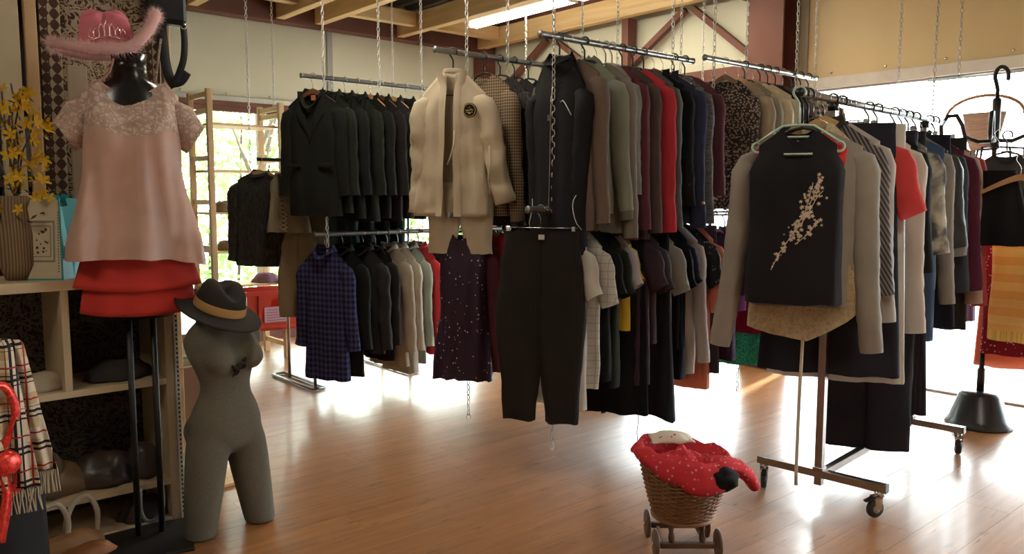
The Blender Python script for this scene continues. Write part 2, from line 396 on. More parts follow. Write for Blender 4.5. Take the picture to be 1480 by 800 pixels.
# fluorescent fittings
TUBEM = emis('tube_glow', (1, .93, .78), TUBE_GLOW)
def fitting(u, v0, v1, label, ln=1):
    t = empty('fluorescent_light', (u, (v0+v1)/2, 3.10)); tag(t, label, 'ceiling light', 'fluorescent fittings under the roof'); h = (v1-v0)/2
    MB().box((-.055, -h, .02), (.055, h, .10), bev=.008).build('housing', WHITEP, t)
    for x in (-.034, .034): MB().tube([(x, -h+.03, -.01), (x, h-.03, -.01)], .022, 12).build('tube', TUBEM, t, True)
    for s in (-1, 1): MB().tube([(0, s*h*.7, .09), (0, s*h*.7, .29)], .004, 6).build('suspension_rod', CHROME, t)
    for s in (-1, 1): MB().box((-.055, s*(h-.02)-.012, -.03), (.055, s*(h-.02)+.012, .03)).build('lamp_holder', WHITEP, t)
    ld = bpy.data.lights.new('tube_light', 'AREA'); ld.shape = 'RECTANGLE'; ld.size = .08; ld.size_y = 2*h-.1; ld.energy = TUBE_POWER; ld.color = (1, .90, .72)
    l = bpy.data.objects.new('tube_light', ld); COL.objects.link(l); l.parent = t; l.location = (0, 0, -.04)
fitting(5.04, 5.02, 6.45, 'lit fluorescent tube fitting, the farther of two near the right wall')
fitting(5.04, 3.55, 4.98, 'lit fluorescent tube fitting, the nearer one above the clothes rails')
fitting(2.2, 3.2, 4.6, 'unseen fluorescent fitting overhead above the mannequins, added as fill light')  # this and the following fittings are out of view, added as interior fill
fitting(2.2, -.6, .8, 'unseen fluorescent fitting overhead behind the viewer, added as fill light')
fitting(-1.2, 1.2, 2.6, 'unseen fluorescent fitting at the near end of the hall, added as fill light')

# ================================================================== outdoors
g = MB().box((-30, -30, -.25), (60, 60, -.13)).build('ground_outside', plain('pale_paving', (.50, .49, .46), .8)); tag(g, kind='structure')
LEAF = fabric('leaf', (.20, .34, .10), 'fur', (.34, .50, .18), 1, .6, .5)
BARK = plain('bark', (.1, .07, .05), .9)
def tree(loc, h, r, label, sd):
    R = random.Random(sd); t = empty('garden_tree', loc); tag(t, label, 'tree', 'trees outside the left window')
    m = MB().tube([(0, 0, -.15), (.05, 0, h*.4), (0, .05, h*.75)], [.10, .08, .03], 8)
    for k in range(5):
        a = R.random()*6.3; m.tube([(.03, 0, h*.35+k*.1*h), (cos(a)*r*.4, sin(a)*r*.4, h*.5+k*.1*h), (cos(a)*r*.7, sin(a)*r*.7, h*.6+k*.1*h)], [.04, .025, .01], 6)
    m.build('trunk', BARK, t, True)
    lm = MB()
    for k in range(520):
        a = R.random()*2*pi; b = R.random(); rr = r*(R.random()**.4)
        p = Vector((cos(a)*rr*sin(pi*b), sin(a)*rr*sin(pi*b), h*.62+cos(pi*b)*h*.36*(R.random()**.3)))
        d = Vector((R.uniform(-1, 1), R.uniform(-1, 1), R.uniform(-1, 1))).normalized(); e = d.orthogonal().normalized(); s = R.uniform(.05, .10)
        lm.add([p-d*s, p+e*s*.4, p+d*s, p-e*s*.4], [(0, 1, 2, 3)])
    tag(lm.build('foliage', LEAF, t), kind='stuff')
def hedge(x0, x1, y, h, sd):
    R = random.Random(sd); t = empty('clipped_hedge', ((x0+x1)/2, y, 0)); tag(t, 'tall green hedge outside beyond the left window', 'hedge'); w_ = (x1-x0)/2
    st_ = MB()
    for i in range(24): st_.tube([(-w_+i*w_/11.5, .1, -.15), (-w_+i*w_/11.5+.1, 0, h*.6), (-w_+i*w_/11.5, .05, h)], [.03, .02, .008], 5)
    st_.build('hedge_stems', BARK, t, True)
    lm = MB()
    for k in range(9500):
        p = Vector((R.uniform(-w_, w_), R.uniform(-.3, .3), R.uniform(-.1, h+.05)))
        d = Vector((R.uniform(-1, 1), R.uniform(-1, 1), R.uniform(-1, 1))).normalized(); e = d.orthogonal().normalized(); s = R.uniform(.07, .12)
        lm.add([p-d*s, p+e*s*.5, p+d*s, p-e*s*.5], [(0, 1, 2, 3)])
    tag(lm.build('hedge_leaves', LEAF, t), kind='stuff')
hedge(-1, 9.5, 12.2, 4.2, 2)
tree((2.6, 10.3, 0), 3.4, 1.0, 'leafy green tree outside, behind the wooden rack in the left window', 3)
tree((4.6, 10.6, 0), 3.8, 1.2, 'leafy green tree outside, behind the black fur coat', 5)
tree((-.1, 10.6, 0), 3.2, 1.1, 'leafy green tree outside, farthest left in the window', 9)

# ================================================================== garments
def spow(x, p): return math.copysign(abs(x)**p, x)
def smooth(a, b, x):
    t = max(0, min(1, (x-a)/(b-a))); return t*t*(3-2*t)
class Body:
    """a hanging top: local x across the shoulders, -y the front, z down from the rail"""
    def __init__(s, hw=.21, L=.65, t=.045, z0=-.105, drop=.085, nw=.075, nf=.06, nb=.012, waist=.93, hem=.96, fold=.012, kf=5, open=0.0, open_b=None, seed=0, hemcurve=0.0, asym=0.0, lean=0.0, strap=False, bust=0.0):
        s.__dict__.update(locals()); s.r = random.Random(seed); s.ph = s.r.random()*6.3; s.ph2 = s.r.random()*6.3
    def w(s, v):
        a = 1-(1-s.waist)*smooth(0, .5, v)
        if s.strap and v < .16: a *= .80+.2*smooth(.04, .16, v)
        return s.hw*(a+(s.hem-s.waist)*smooth(.4, 1, v))
    def T(s, v): return s.t*(.35+.65*smooth(0, .22, v))*(1+.25*v)
    def pt(s, c, sn, v, out=0.0):
        x = s.w(v)*spow(c, .75); ax = s.hw*abs(spow(c, .75)); front = sn < 0
        if ax < s.nw: zt = s.z0-(s.nf if front else s.nb)*(1-(ax/s.nw)**2.4)
        else: zt = s.z0-s.drop*(ax-s.nw)/(s.hw-s.nw)
        zh = s.z0-s.L-s.hemcurve*(1-abs(c))+s.asym*c
        z = zt+(zh-zt)*v
        y = spow(sn, .8)*(s.T(v)+out)
        if v < .12 and ax < s.nw: y += (-.02 if front else .02)*(1-v/.12)*(1-(ax/s.nw)**2)
        f = s.fold*v**.9
        y += f*sin(s.kf*x/s.hw*1.6+s.ph+1.3*v)*(1 if front else -.7)+f*.5*sin(s.kf*3.1*x/s.hw+s.ph2-v)
        cr = noise.noise(Vector((x*26+s.ph*3, z*3.2+x*2, s.ph2+(0 if front else 9))))+.6*noise.noise(Vector((x*14-z*9, z*10, s.ph)))
        y += (.004+s.fold*.55)*cr*min(1, v*3)*(.45+.55*v)
        y += .007*noise.noise(Vector((x*9+s.ph, z*7, s.ph2)))*min(1, v*4)
        if s.bust and front: y -= s.bust*math.exp(-((abs(x)-.085)/.06)**2-((z-s.z0+.24)/.09)**2)
        x += s.lean*v*s.L+.006*noise.noise(Vector((z*6, s.ph, sn)))*v
        z += .006*noise.noise(Vector((x*14, s.ph, 3)))*smooth(.7, 1, v)
        return Vector((x, y, z))
    def grid(s, N=34, M=16, v0=0.0, v1=1.0, out=0.0):
        rings = []
        for i in range(M+1):
            v = v0+(v1-v0)*i/M; ring = []
            if s.open or s.open_b:
                g = s.open+((s.open_b if s.open_b is not None else s.open)-s.open)*v
                for j in range(N+1):
                    a = -pi/2+g+(2*pi-2*g)*j/N; ring.append(s.pt(cos(a), sin(a), v, out))
            else:
                for j in range(N):
                    a = -pi/2+2*pi*j/N; ring.append(s.pt(cos(a), sin(a), v, out))
            rings.append(ring)
        return rings
    def mesh(s, name, mat, v0=0.0, v1=1.0, out=0.0, M=18, parent=None, loc=None, rz=None, N=44):
        mb = MB(); mb.loft(s.grid(N, M, v0, v1, out), False, False, not (s.open or s.open_b))
        return mb.build(name, mat, parent, True, loc, rz)
    def front(s, x, v):
        c = spow(max(-1, min(1, x/s.w(v))), 1/.75); return s.pt(c, -sqrt(max(0, 1-c*c)), v)
def sleeve(side, b, L=.55, r0=.062, r1=.042, out=.05, ry=None, fwd=0.0, seed=0, wr=.006, n=16):
    """one sleeve hanging from the shoulder tip"""
    zs = b.z0-b.drop; x = b.hw; ry = ry or b.t*.95; R = random.Random(seed+int(side*3)); ph = R.random()*9
    ctr = [(x-.055-r0*.2, zs-r0*.72), (x-.026, zs-r0*.92), (x-.002, zs-r0*1.12), (x+.006+out*.15, zs-.115)]
    m = max(4, int(L/.032))
    for i in range(1, m+1):
        q = i/m; ctr.append((x+.006+out*(.15+.85*q)-.01*sin(q*pi), zs-.115-(L-.115)*q))
    mb = MB(); rings = []
    for i, (cx, cz) in enumerate(ctr):
        p0 = ctr[max(0, i-1)]; p1 = ctr[min(len(ctr)-1, i+1)]; tx, tz = p1[0]-p0[0], p1[1]-p0[1]; l = math.hypot(tx, tz); nx, nz = -tz/l, tx/l
        q = i/(len(ctr)-1); rn = r0+(r1-r0)*q; yy = ry*(.45, .68, .88, 1)[min(3, i)]*(1-.18*q)
        if i < 3: rn = r0*(.5, .80, .95)[i]
        ring = []
        for k in range(n):
            a = 2*pi*k/n; wv = 1+wr*14*noise.noise(Vector((cos(a)*1.2+ph, sin(a)*1.2, cz*13)))+wr*14*noise.noise(Vector((cos(a)*.8+ph, cz*4+sin(a), cz*34)))*min(1, i/3)
            e = cos(a)*rn*wv
            ring.append(Vector((side*(cx+nx*e), sin(a)*yy*wv+fwd*q+wr*noise.noise(Vector((ph, cz*9, 1)))*2, cz+nz*e)))
        rings.append(ring)
    mb.loft(rings, False, False); return mb
# ------------------------------------------------------------------ hangers
def hook_pts(zend=-.10, r=.0235):
    return arc((0, 0, 0), r, -35, 215, 12)+[Vector((-.008, 0, -.030)), Vector((0, 0, -.045)), Vector((0, 0, zend))]
HK = {}
def hanger(kind, loc, rz, label, hw=.20, drop=.065, z0=-.105):
    label = ' '.join(label.split()[:16])
    t = empty('clothes_hanger', loc, rz); tag(t, label, 'hanger'); hw = round(hw-.03, 2); z0 = round(z0, 3)
    key = (kind, hw, round(drop, 3), z0)
    if key not in HK:
        m, hm, r = {'plastic': (BLACKP, BLACKP, .0045), 'plastic_steel': (BLACKP, CHROME, .0018), 'wood': (HWOOD, CHROME, .0018), 'dark_wood': (DHWOOD, CHROME, .0018), 'wire': (CHROME, CHROME, .0016),
                 'mint': (plain('mint_plastic', (.42, .58, .50), .35), MATS['mint_plastic'], .0048), 'grey': (plain('grey_plastic', (.35, .35, .33), .4),)*2+(.0042,), 'clip': (CHROME, CHROME, .0018)}[kind]
        hk = MB().tube(hook_pts(z0+.012), r, 8)
        bar = MB()
        if kind in ('wood', 'dark_wood'):
            rings = []
            for i in range(-7, 8):
                x = hw*i/7; zc = z0+.012-drop*(abs(x)/hw)**1.25; hh = .017*(1-.45*abs(i)/7)
                rings.append([Vector((x, -.006, zc-hh)), Vector((x, .006, zc-hh)), Vector((x, .006, zc+hh)), Vector((x, -.006, zc+hh))])
            bar.loft(rings)
        elif kind in ('wire',):
            bar.tube([(-hw, 0, z0-drop), (-hw*.3, 0, z0-.004), (0, 0, z0+.012), (hw*.3, 0, z0-.004), (hw, 0, z0-drop), (0, 0, z0-drop-.01)], .0016, 6, True)
        elif kind == 'clip':
            bar.tube([(-hw, 0, z0+.012), (hw, 0, z0+.012)], .003, 8)
        elif kind == 'mint':
            bar.tube([(-hw, 0, z0-drop+.012), (-.10, 0, z0-.012), (-.06, 0, z0+.014), (0, 0, z0+.018), (.06, 0, z0+.014), (.10, 0, z0-.012), (hw, 0, z0-drop+.012)], .0055, 8)
            bar.tube([(-.10, 0, z0-.010), (-.07, 0, z0-.032), (.07, 0, z0-.032), (.10, 0, z0-.010)], .0052, 8)
            for s in (-1, 1):
                bar.tube(arc((s*hw, 0, z0-drop-.008), .020, 60 if s < 0 else 120, 300 if s < 0 else -120, 12), .005, 8)
        else:
            bar.tube([(-hw, 0, z0-drop), (-.05, 0, z0+.002), (0, 0, z0+.014), (.05, 0, z0+.002), (hw, 0, z0-drop)], .006, 8, r2=.005)
            bar.tube([(-hw, 0, z0-drop), (-hw*.9, 0, z0-drop-.02), (hw*.9, 0, z0-drop-.02), (hw, 0, z0-drop)], .0035, 6)
        a = hk.build('hook', hm, t, True); b = bar.build('shoulder_bar' if kind != 'clip' else 'clip_bar', m, t, kind not in ('wood', 'dark_wood'))
        kids = [a, b]
        if kind == 'clip':
            for s in (-1, 1): kids.append(MB().box((s*(hw-.02)-.011, -.009, z0-.03), (s*(hw-.02)+.011, .009, z0+.02), bev=.003).build('clip', CHROME, t))
        HK[key] = kids
    else:
        for c in HK[key]:
            d = c.copy(); COL.objects.link(d); d.parent = t
    return t
# ------------------------------------------------------------------ collars, fastenings
def collar_band(b, mat, parent, h=.035, o=.012, name='collar'):
    rings = []
    N = 26
    for j in range(N+1):
        a = -pi/2+2*pi*j/N; X = cos(a)*b.nw; front = sin(a) < 0
        z = b.z0-(b.nf if front else b.nb)*(1-(X/b.nw)**2); y = sin(a)*.05
        rings.append([Vector((X, y, z-.01)), Vector((X*.95, y*1.0, z+h*(.3 if front else 1))), Vector((X*1.18, y*1.2+(-o if front else o), z-.012))])
    return MB().loft(rings, False, False, False).build(name, mat, parent, True)
def lapels(b, mat, parent, depth=.34, wd=.075):
    for s in (-1, 1):
        L = []; n = 9
        for i in range(n+1):
            q = i/n; z = b.z0+.01-depth*q; x_in = b.nw*.95*(1-q)**1.1; wdt = wd*(sin(pi*(.12+.88*(1-q)))*.6+.5*(1-q) if q < 1 else 0); wdt = wd*(.55+.9*q if q < .45 else (1-q)*1.75)
            v = max(.02, min(.98, (b.z0-z)/b.L)); y = b.front(min(x_in+wdt*.5, b.hw*.9), v).y-.007
            ya = b.front(x_in, v).y-.005
            L.append([Vector((s*x_in, ya, z)), Vector((s*(x_in+wdt*.5), y-.003, z)), Vector((s*(x_in+wdt), y+.003, z+.004))])
        MB().loft(L, False, False, False).build('lapel', mat, parent, True)
def placket(b, mat, parent, v0=.1, v1=1.0, n=5, bm=None, x=0.0, wd=.014):
    L = []
    for i in range(15):
        v = v0+(v1-v0)*i/14; p = b.front(x, v); L.append([Vector((p.x-wd, p.y-.002, p.z)), Vector((p.x, p.y-.005, p.z)), Vector((p.x+wd, p.y-.002, p.z))])
    MB().loft(L, False, False, False).build('placket', mat, parent, True)
    for i in range(n):
        v = v0+.04+(v1-v0-.1)*i/max(1, n-1); p = b.front(x, v)
        MB().cyl((p.x, p.y-.009, p.z), (p.x, p.y-.004, p.z), .0065, 8).build('button', bm or BLACKP, parent, True)
def hood(b, mat, parent):
    rings = []
    for i in range(9):
        q = i/8; a = radians(200*q-10)
        rings.append([Vector((b.nw*1.15*cos(2*pi*k/16), .035+.045*sin(2*pi*k/16)+.01*sin(5*q), b.z0+.03-.16*q+.01*sin(3*k))) * 1.0 for k in range(16)])
    for r, sc in zip(rings, (.5, .85, 1, 1.08, 1.05, .95, .8, .55, .2)):
        c = sum(r, Vector())/16
        for p in r: p.x = c.x+(p.x-c.x)*sc; p.y = c.y+(p.y-c.y)*sc
    MB().loft(rings).build('hood', mat, parent, True)
HANGNAMES = {'plastic': 'black plastic hanger', 'plastic_steel': 'black hanger with steel hook', 'wood': 'light wooden hanger', 'dark_wood': 'dark wooden hanger', 'wire': 'thin wire hanger', 'mint': 'mint green plastic hanger', 'grey': 'grey plastic hanger', 'clip': 'steel clip hanger'}
RZ = -90
RAILS = {}
def place(name, label, cat, group, u, rail, d=0, hk='plastic', short=None):
    V, Z, base, dz = RAILS[rail]
    if callable(V): V = V(u)
    return (u, V, Z-dz), radians(-90+base+d)
NG = [0]
def top(name, label, cat, rail, u, mat, group=None, d=0, hk='plastic', sl=None, sr=(.060, .042), so=.05, cuff=None, coll=None, lap=None, plk=None, hd=False, second=None, short=None, fwd=0, nohanger=False, **kw):
    NG[0] += 1; kw.setdefault('seed', NG[0]*7)
    if sl:
        kw['hw'] = kw.get('hw', .21)*.80; sr = (sr[0]*.88, sr[1]*.88)
    loc, rz = place(name, label, cat, group, u, rail, d)
    b = Body(**kw); root = b.mesh(name, mat, loc=loc, rz=rz); tag(root, label, cat, group)
    if sl:
        for s in (-1, 1):
            so_ = so if not isinstance(so, tuple) else so[0 if s < 0 else 1]
            m = sleeve(s, b, sl, sr[0], sr[1], so_, seed=NG[0], fwd=fwd)
            sm = m.build('sleeve', second or mat, root, True)
            if cuff:
                ex = m.v[-16:]; c = sum(ex, Vector())/16
                rr = [[c+(p-c)*f+Vector((0, 0, dz_)) for p in ex] for f, dz_ in ((1.0, .002), (.9, -.012), (.88, -.045))]
                MB().loft(rr, False, False).build('cuff', cuff, sm, True)
    if coll: collar_band(b, coll, root)
    if lap: lapels(b, lap, root)
    if plk: placket(b, mat, root, *plk[0], bm=plk[1])
    if hd: hood(b, mat, root)
    if hk and not nohanger: hanger(hk, loc, rz, HANGNAMES[hk]+' under '+(short or label), b.hw, b.drop, b.z0)
    return root, b
def skirt(name, label, cat, rail, u, mat, L=.6, hw=.17, hem=1.2, group=None, d=0, hk='clip', short=None, ztop=-.11, fold=.016, t=.04, kf=7, nohanger=False, trim=None, hemcurve=0):
    NG[0] += 1; loc, rz = place(name, label, cat, group, u, rail, d)
    r = random.Random(NG[0]); ph = r.random()*6; N = 40; rings = []
    for i in range(15):
        v = i/14; ring = []
        for k in range(N):
            a = 2*pi*k/N; f = fold*v*sin(kf*a+ph+v)+fold*.4*v*sin(2.7*kf*a+ph*2)
            W = hw*(1+(hem-1)*v); T = t*(.6+.6*v)
            ring.append(Vector((cos(a)*(W+f*.6), spow(sin(a), .8)*(T)+f*sin(a)*1.3, ztop-L*v-hemcurve*v*cos(a)**2+.006*v*noise.noise(Vector((a*2, ph, 0))))))
        rings.append(ring)
    root = MB().loft(rings, False, False).build(name, mat, None, True, loc, rz); tag(root, label, cat, group)
    wbr = [[Vector((cos(2*pi*k/N)*(hw+.002), spow(sin(2*pi*k/N), .8)*(t*.6+.004), ztop+dz)) for k in range(N)] for dz in (.004, -.03)]
    MB().loft(wbr, False, False).build('waistband', trim or mat, root, True)
    if not nohanger: hanger(hk, loc, rz, HANGNAMES[hk]+' holding the '+(short or label), .17, .065, -.105)
    return root
def trousers(name, label, rail, u, mat, L=.95, hw=.17, knee=.11, hem=.08, group=None, d=0, short=None, t=.045, spread=.0, ztop=-.115, nohanger=False, loc=None, rz=None, balloon=0.0, cat='trousers', hk='clip'):
    NG[0] += 1
    if loc is None: loc, rz = place(name, label, cat, group, u, rail, d)
    mb = MB(); R = random.Random(NG[0]*3)
    for s in (-1, 1):
        rings = []; ph = R.random()*9
        for i in range(21):
            v = i/20; z = ztop-L*v
            gs = .62 if balloon > .02 else .28; inner = -.012 if v < gs else -.012+(spread+.035)*smooth(gs, 1, v)
            outer = hw+(.03)*smooth(0, .22, v)
            outer_hem = inner+2*hem
            W = outer+(outer_hem-outer)*smooth(.3, 1, v)+balloon*sin(pi*min(1, max(0, (v-.25)/.75)))
            cx = (inner+W)/2; rx = (W-inner)/2; T = t*(.7+.5*smooth(0, .2, v))*(1-.25*v)
            rings.append([Vector((s*(cx+rx*spow(cos(2*pi*k/20), .8)+.006*noise.noise(Vector((ph, z*8, cos(2*pi*k/20))))), T*spow(sin(2*pi*k/20), .8)+.016*noise.noise(Vector((cx*s*6+cos(2*pi*k/20)*2.0, z*5, ph)))+.006*noise.noise(Vector((cos(2*pi*k/20)*5+z*8, z*14, ph)))+.006*v*sin(3*cos(2*pi*k/20)*2+ph), z+.010*v*noise.noise(Vector((cos(2*pi*k/20), ph, sin(2*pi*k/20))))))  for k in range(20)])
        mb.loft(rings, False, False)
    root = mb.build(name, mat, None, True, loc, rz); tag(root, label, cat, group)
    N = 28
    MB().loft([[Vector((cos(2*pi*k/N)*(hw+.004), spow(sin(2*pi*k/N), .8)*(t*.7+.004), ztop+dz)) for k in range(N)] for dz in (.006, -.035)], False, False).build('waistband', mat, root, True)
    if not nohanger: hanger(hk, loc, rz, HANGNAMES[hk]+' holding the '+(short or label), hw+.03, .065, -.105)
    return root
# ------------------------------------------------------------------ chains and rails
def chain_mesh(L, pitch=.030, wire=.0032, wdt=.0095):
    key = round(L, 2)
    if key in CH: return CH[key]
    mb = MB(); n = max(1, int(L/pitch))
    for i in range(n):
        z = -pitch*(i+.5); h = pitch*.5+wire*.9; pts = []
        for k in range(8):
            a = 2*pi*k/8+pi/8; x = cos(a)*wdt; zz = sin(a)*h
            pts.append((x, 0, z+zz) if i % 2 else (0, x, z+zz))
        mb.tube(pts, wire, 4, True)
    CH[key] = mb; return mb
CH = {}
def chain(u, v, z1, z0, label, group=None, ring=True):
    if z1 == 3.08 and min(abs(u-b) for b in (2.62, 3.44, 3.84, 4.78, 5.86)) > .055: z1 = 3.41
    o = chain_mesh(round(z1-z0, 1)); o = o.build('hanging_chain', CHAINM, None, True, (u, v, z1)); o.scale.z = (z1-z0)/max(.03, int(round(z1-z0, 1)/.03)*.03)
    tag(o, label, 'chain', group)
    if ring:
        s = 1/o.scale.z
        MB().tube([(cos(2*pi*k/12)*.016, 0, (-(z1-z0)-.012+sin(2*pi*k/12)*.016)*s) for k in range(12)], .003, 5, True).build('end_ring', CHAINM, o, True)
    return o
def rail(u0, u1, v, z, label, r=.0165, cat='rail', group=None):
    o = MB().tube([(u0, v, z), (u0+.004, v, z), (u1-.004, v, z), (u1, v, z)], r, 14).build('hanging_rail', STEEL, None, True); tag(o, label, 'clothes rail', group)
    e = MB()
    for a, s in ((u0, -1), (u1, 1)): MB().cyl((a, v, z), (a+s*.006, v, z), r+.0025, 14).build('end_cap', plain('rail_end', (.25, .25, .25), .4, .6), o, True)
    return o
VA, VB, VC = 5.0, 3.65, 2.97
ZU = 2.2
rail(2.48, 4.85, VA, ZU, 'steel pipe rail of the black suit jackets, at the back left')
rail(2.55, 4.85, VA, 1.15, 'lower steel pipe rail under the black suit jackets')
rail(2.60, 4.80, VB, ZU, 'steel pipe rail above the cream karate suit')
rail(2.68, 4.60, VB, 1.30, 'lower steel pipe rail behind the purple sequin dress')
VD, ZD = 2.90, 2.215
rail(2.75, 3.97, VC, ZU, 'near steel pipe rail above the black track jacket')
rail(2.67, 4.02, VC, 1.34, 'lower steel pipe rail above the baggy dark trousers')
rail(4.00, 5.27, VD, ZD, 'bright steel pipe rail above the leopard print dress')
rail(4.15, 5.27, VC, 1.30, 'lower steel pipe rail under the leopard print dress')
RAILS.update(A=(VA, ZU, 0, 0), A2=(VA, 1.15, 0, 0), B=(VB, ZU, 0, 0), B2=(VB, 1.30, 0, 0), C=(VC, ZU, 0, 0), C2=(VC, 1.34, 0, 0), D=(VD, ZD, 0, 0), D2=(VC, 1.30, 0, 0))
ZC = 3.08
chain(2.63, VA-.019, ZC, 1.0, 'chain at the near end of the jacket rail, at the back left')
chain(3.06, VA-.019, ZC, 2.19, 'chain hanging above the middle of the black suit jackets')
chain(3.42, VA-.019, ZC, 1.0, 'chain behind the left sleeve of the cream karate suit')
chain(2.80, VB-.019, ZC, .14, 'long chain passing behind the karate suit, ending under the sequin dress')
chain(3.10, VB-.019, ZC, 1.15, 'chain over the brown patterned cardigan')
chain(3.72, VB-.019, ZC, 1.15, 'chain on the karate suit rail behind the black track jacket')
chain(4.05, VB-.019, ZC, 1.15, 'chain behind the row of knitwear, left of the dark wall post')
chain(4.72, VB-.019, ZC, 1.15, 'chain at the far end of the karate suit rail')
chain(2.82, VC-.020, ZC, .12, 'long chain running down in front of the black track jacket')
chain(3.76, VC-.019, ZC, .13, 'chain at the far end of the knitwear rail, above dark blazers')
chain(4.06, VD-.019, ZC, 1.1, 'chain at the near end of the leopard dress rail')
chain(4.56, VC+.019, ZC, .12, 'chain behind the leopard dress, its end showing under the coral dress')
chain(4.98, VD-.019, ZC, 1.1, 'chain in front of the brown steel column')
chain(5.22, VD-.019, ZC, 1.1, 'chain at the far end of the leopard dress rail, right of the column')
chain(2.62, 6.2, ZC, 1.62, 'free chain with an S hook hanging before the left window')
chain(3.15, 6.9, ZC, 2.2, 'short chain before the left cream wall, above the shelf frame')
chain(3.95, 6.2, ZC, 1.9, 'thin chain behind the jackets near the wall joint')
chain(5.0, 5.6, ZC, 1.9, 'chain far behind the cream karate suit')
chain(5.9, 4.3, ZC, 1.9, 'chain hanging far back before the diagonal braces')
chain(5.75, 2.55, ZC, 2.21, 'left chain hanging before the tan panel over the shop window')
chain(5.75, 2.16, ZC, 2.21, 'right chain hanging before the tan panel over the shop window')
o = MB().tube([(5.75, 2.35, 2.19), (5.75, .6, 2.19)], .014, 12).build('hanging_rail', STEEL, None, True); tag(o, 'empty pipe rail hanging before the bright shop window', 'clothes rail')
chain(5.75, .9, ZC, 2.21, 'chain at the right end of the empty rail by the shop window')

# ---- fabrics
F = fabric
BLK = F('black_wool', (.010, .011, .009)); BLK2 = F('black_green_wool', (.014, .018, .012)); BLK3 = F('black_brown_wool', (.018, .014, .012))
CHAR = F('charcoal', (.028, .026, .028)); NAVY = F('navy', (.013, .015, .03)); JET = F('jet', (.008, .008, .010))
CREAM = F('gi_cotton', (.60, .51, .38), bump=.5)
MAR = F('burgundy', (.12, .03, .04)); PLUM = F('plum', (.055, .035, .05)); TAUPE = F('taupe', (.17, .12, .10))
GGRN = F('grey_green', (.25, .26, .21)); BGREY = F('brown_grey', (.21, .185, .15)); RED = F('red_wool', (.50, .035, .05)); GREY = F('grey', (.28, .27, .26))
WHT = F('white_cotton', (.72, .70, .66), trans=.25)
# ---- rail A: black suit jackets
JA = [(2.56, BLK, 'dark wooden hanger', 'big black suit jacket turned to the front, first on the back left rail', .25, .82, 28, 'dark_wood'),
      (2.70, BLK2, '', 'black jacket second on the back left rail, half hidden', .24, .80, 6, 'plastic_steel'),
      (2.80, BLK, '', 'black jacket third from the left on the back rail', .24, .84, 4, 'plastic_steel'),
      (2.90, BLK2, '', 'greenish black jacket fourth on the back left rail, lighter sleeve edge', .25, .86, 6, 'plastic_steel'),
      (3.00, BLK, '', 'black jacket behind the first light wooden hanger, back left rail', .25, .84, 3, 'wood'),
      (3.09, BLK3, '', 'brownish black jacket sixth on the back left rail', .25, .86, 5, 'dark_wood'),
      (3.19, CHAR, '', 'charcoal jacket on the second light wooden hanger, back left rail', .25, .84, 4, 'wood'),
      (3.30, BLK3, '', 'last brownish black jacket before the karate suit', .25, .85, 3, 'plastic_steel')]
for u, m, _, lab, hw, L, d, hk in JA:
    r_, b_ = top('suit_jacket', lab, 'jacket', 'A', u, m, 'black jackets on the back left rail', d, hk, sl=.60, sr=(.070, .055), so=.035, coll=m, lap=m, hw=hw, L=L, t=.042, nf=.10, hem=1.04, waist=.96, fold=.006)
    if u == 2.56:
        MB().box((-.018, -.0, -.155), (.018, .003, -.12)).build('size_label', F('label_red', (.45, .16, .08)), r_)
        for s in (-1, 1): MB().box((s*.13-.06, -.062, -.60), (s*.13+.06, -.052, -.575), bev=.003).build('pocket_flap', m, r_)
# ---- rail A2
TX = [('A2', 2.62, F('blue_check', (.05, .05, .16), 'gingham', (.008, .008, .02)), 'blue and black checked padded shirt on the lower back left rail', 'shirt', .235, .90, .60, 20, .05, .050),
      ('A2', 2.76, BLK, 'black jacket just behind the blue checked shirt', 'jacket', .24, .88, .60, 12, .03, .050),
      ('A2', 2.92, CHAR, 'short charcoal jacket with a full sleeve, lower back left rail', 'jacket', .25, .74, .62, 10, .03, .055),
      ('A2', 3.02, BLK3, 'brown black jacket hidden behind the short charcoal one', 'jacket', .24, .80, .60, 5, .03, .05),
      ('A2', 3.12, F('beige_shell', (.46, .39, .30), trans=.1), 'beige shell jacket, nearer of two on the lower back rail', 'jacket', .235, .86, .66, 12, .04, .05),
      ('A2', 3.21, F('sand_shell', (.52, .46, .37), trans=.1), 'shiny sand coloured jacket, farther of two on the lower back rail', 'jacket', .24, .92, .66, 6, .03, .05),
      ('A2', 3.30, F('mint_cloth', (.38, .43, .36), trans=.1), 'pale mint jacket beside the beige ones, lower back rail', 'jacket', .235, .86, .64, 5, .03, .05),
      ('A2', 3.39, F('red_sport', (.62, .05, .06)), 'red sports jacket with teal and white sleeve stripes', 'jacket', .24, .80, .66, 5, .02, .045)]
for rl, u, m, lab, cat, hw, L, sl, d, so, t in TX:
    r_, b_ = top('red_jacket' if 'red' in lab else 'padded_shirt' if cat == 'shirt' else 'jacket', lab, cat, rl, u, m, None, d, 'plastic_steel' if u < 3 else 'grey', sl=sl, sr=(.072, .056), so=so, coll=m, hw=hw, L=L, t=t*.8, fold=.010, hem=1.03, nf=.05)
    if 'red sports' in lab:
        for s in (-1, 1):
            for k, (c, nm) in enumerate((((.05, .35, .33), 'teal_stripe'), ((.8, .8, .76), 'white_stripe'))):
                MB().lathe([(.060, 0), (.060, .018)], 14, (s*.285, 0, -.105-.065-.50-.05*k), False, 1, .75).build('sleeve_stripe', F(nm, c), r_, True)
chain(4.75, VA-.019, 3.08, 1.0, 'chain at the far end of the jacket rail, behind the karate suit')
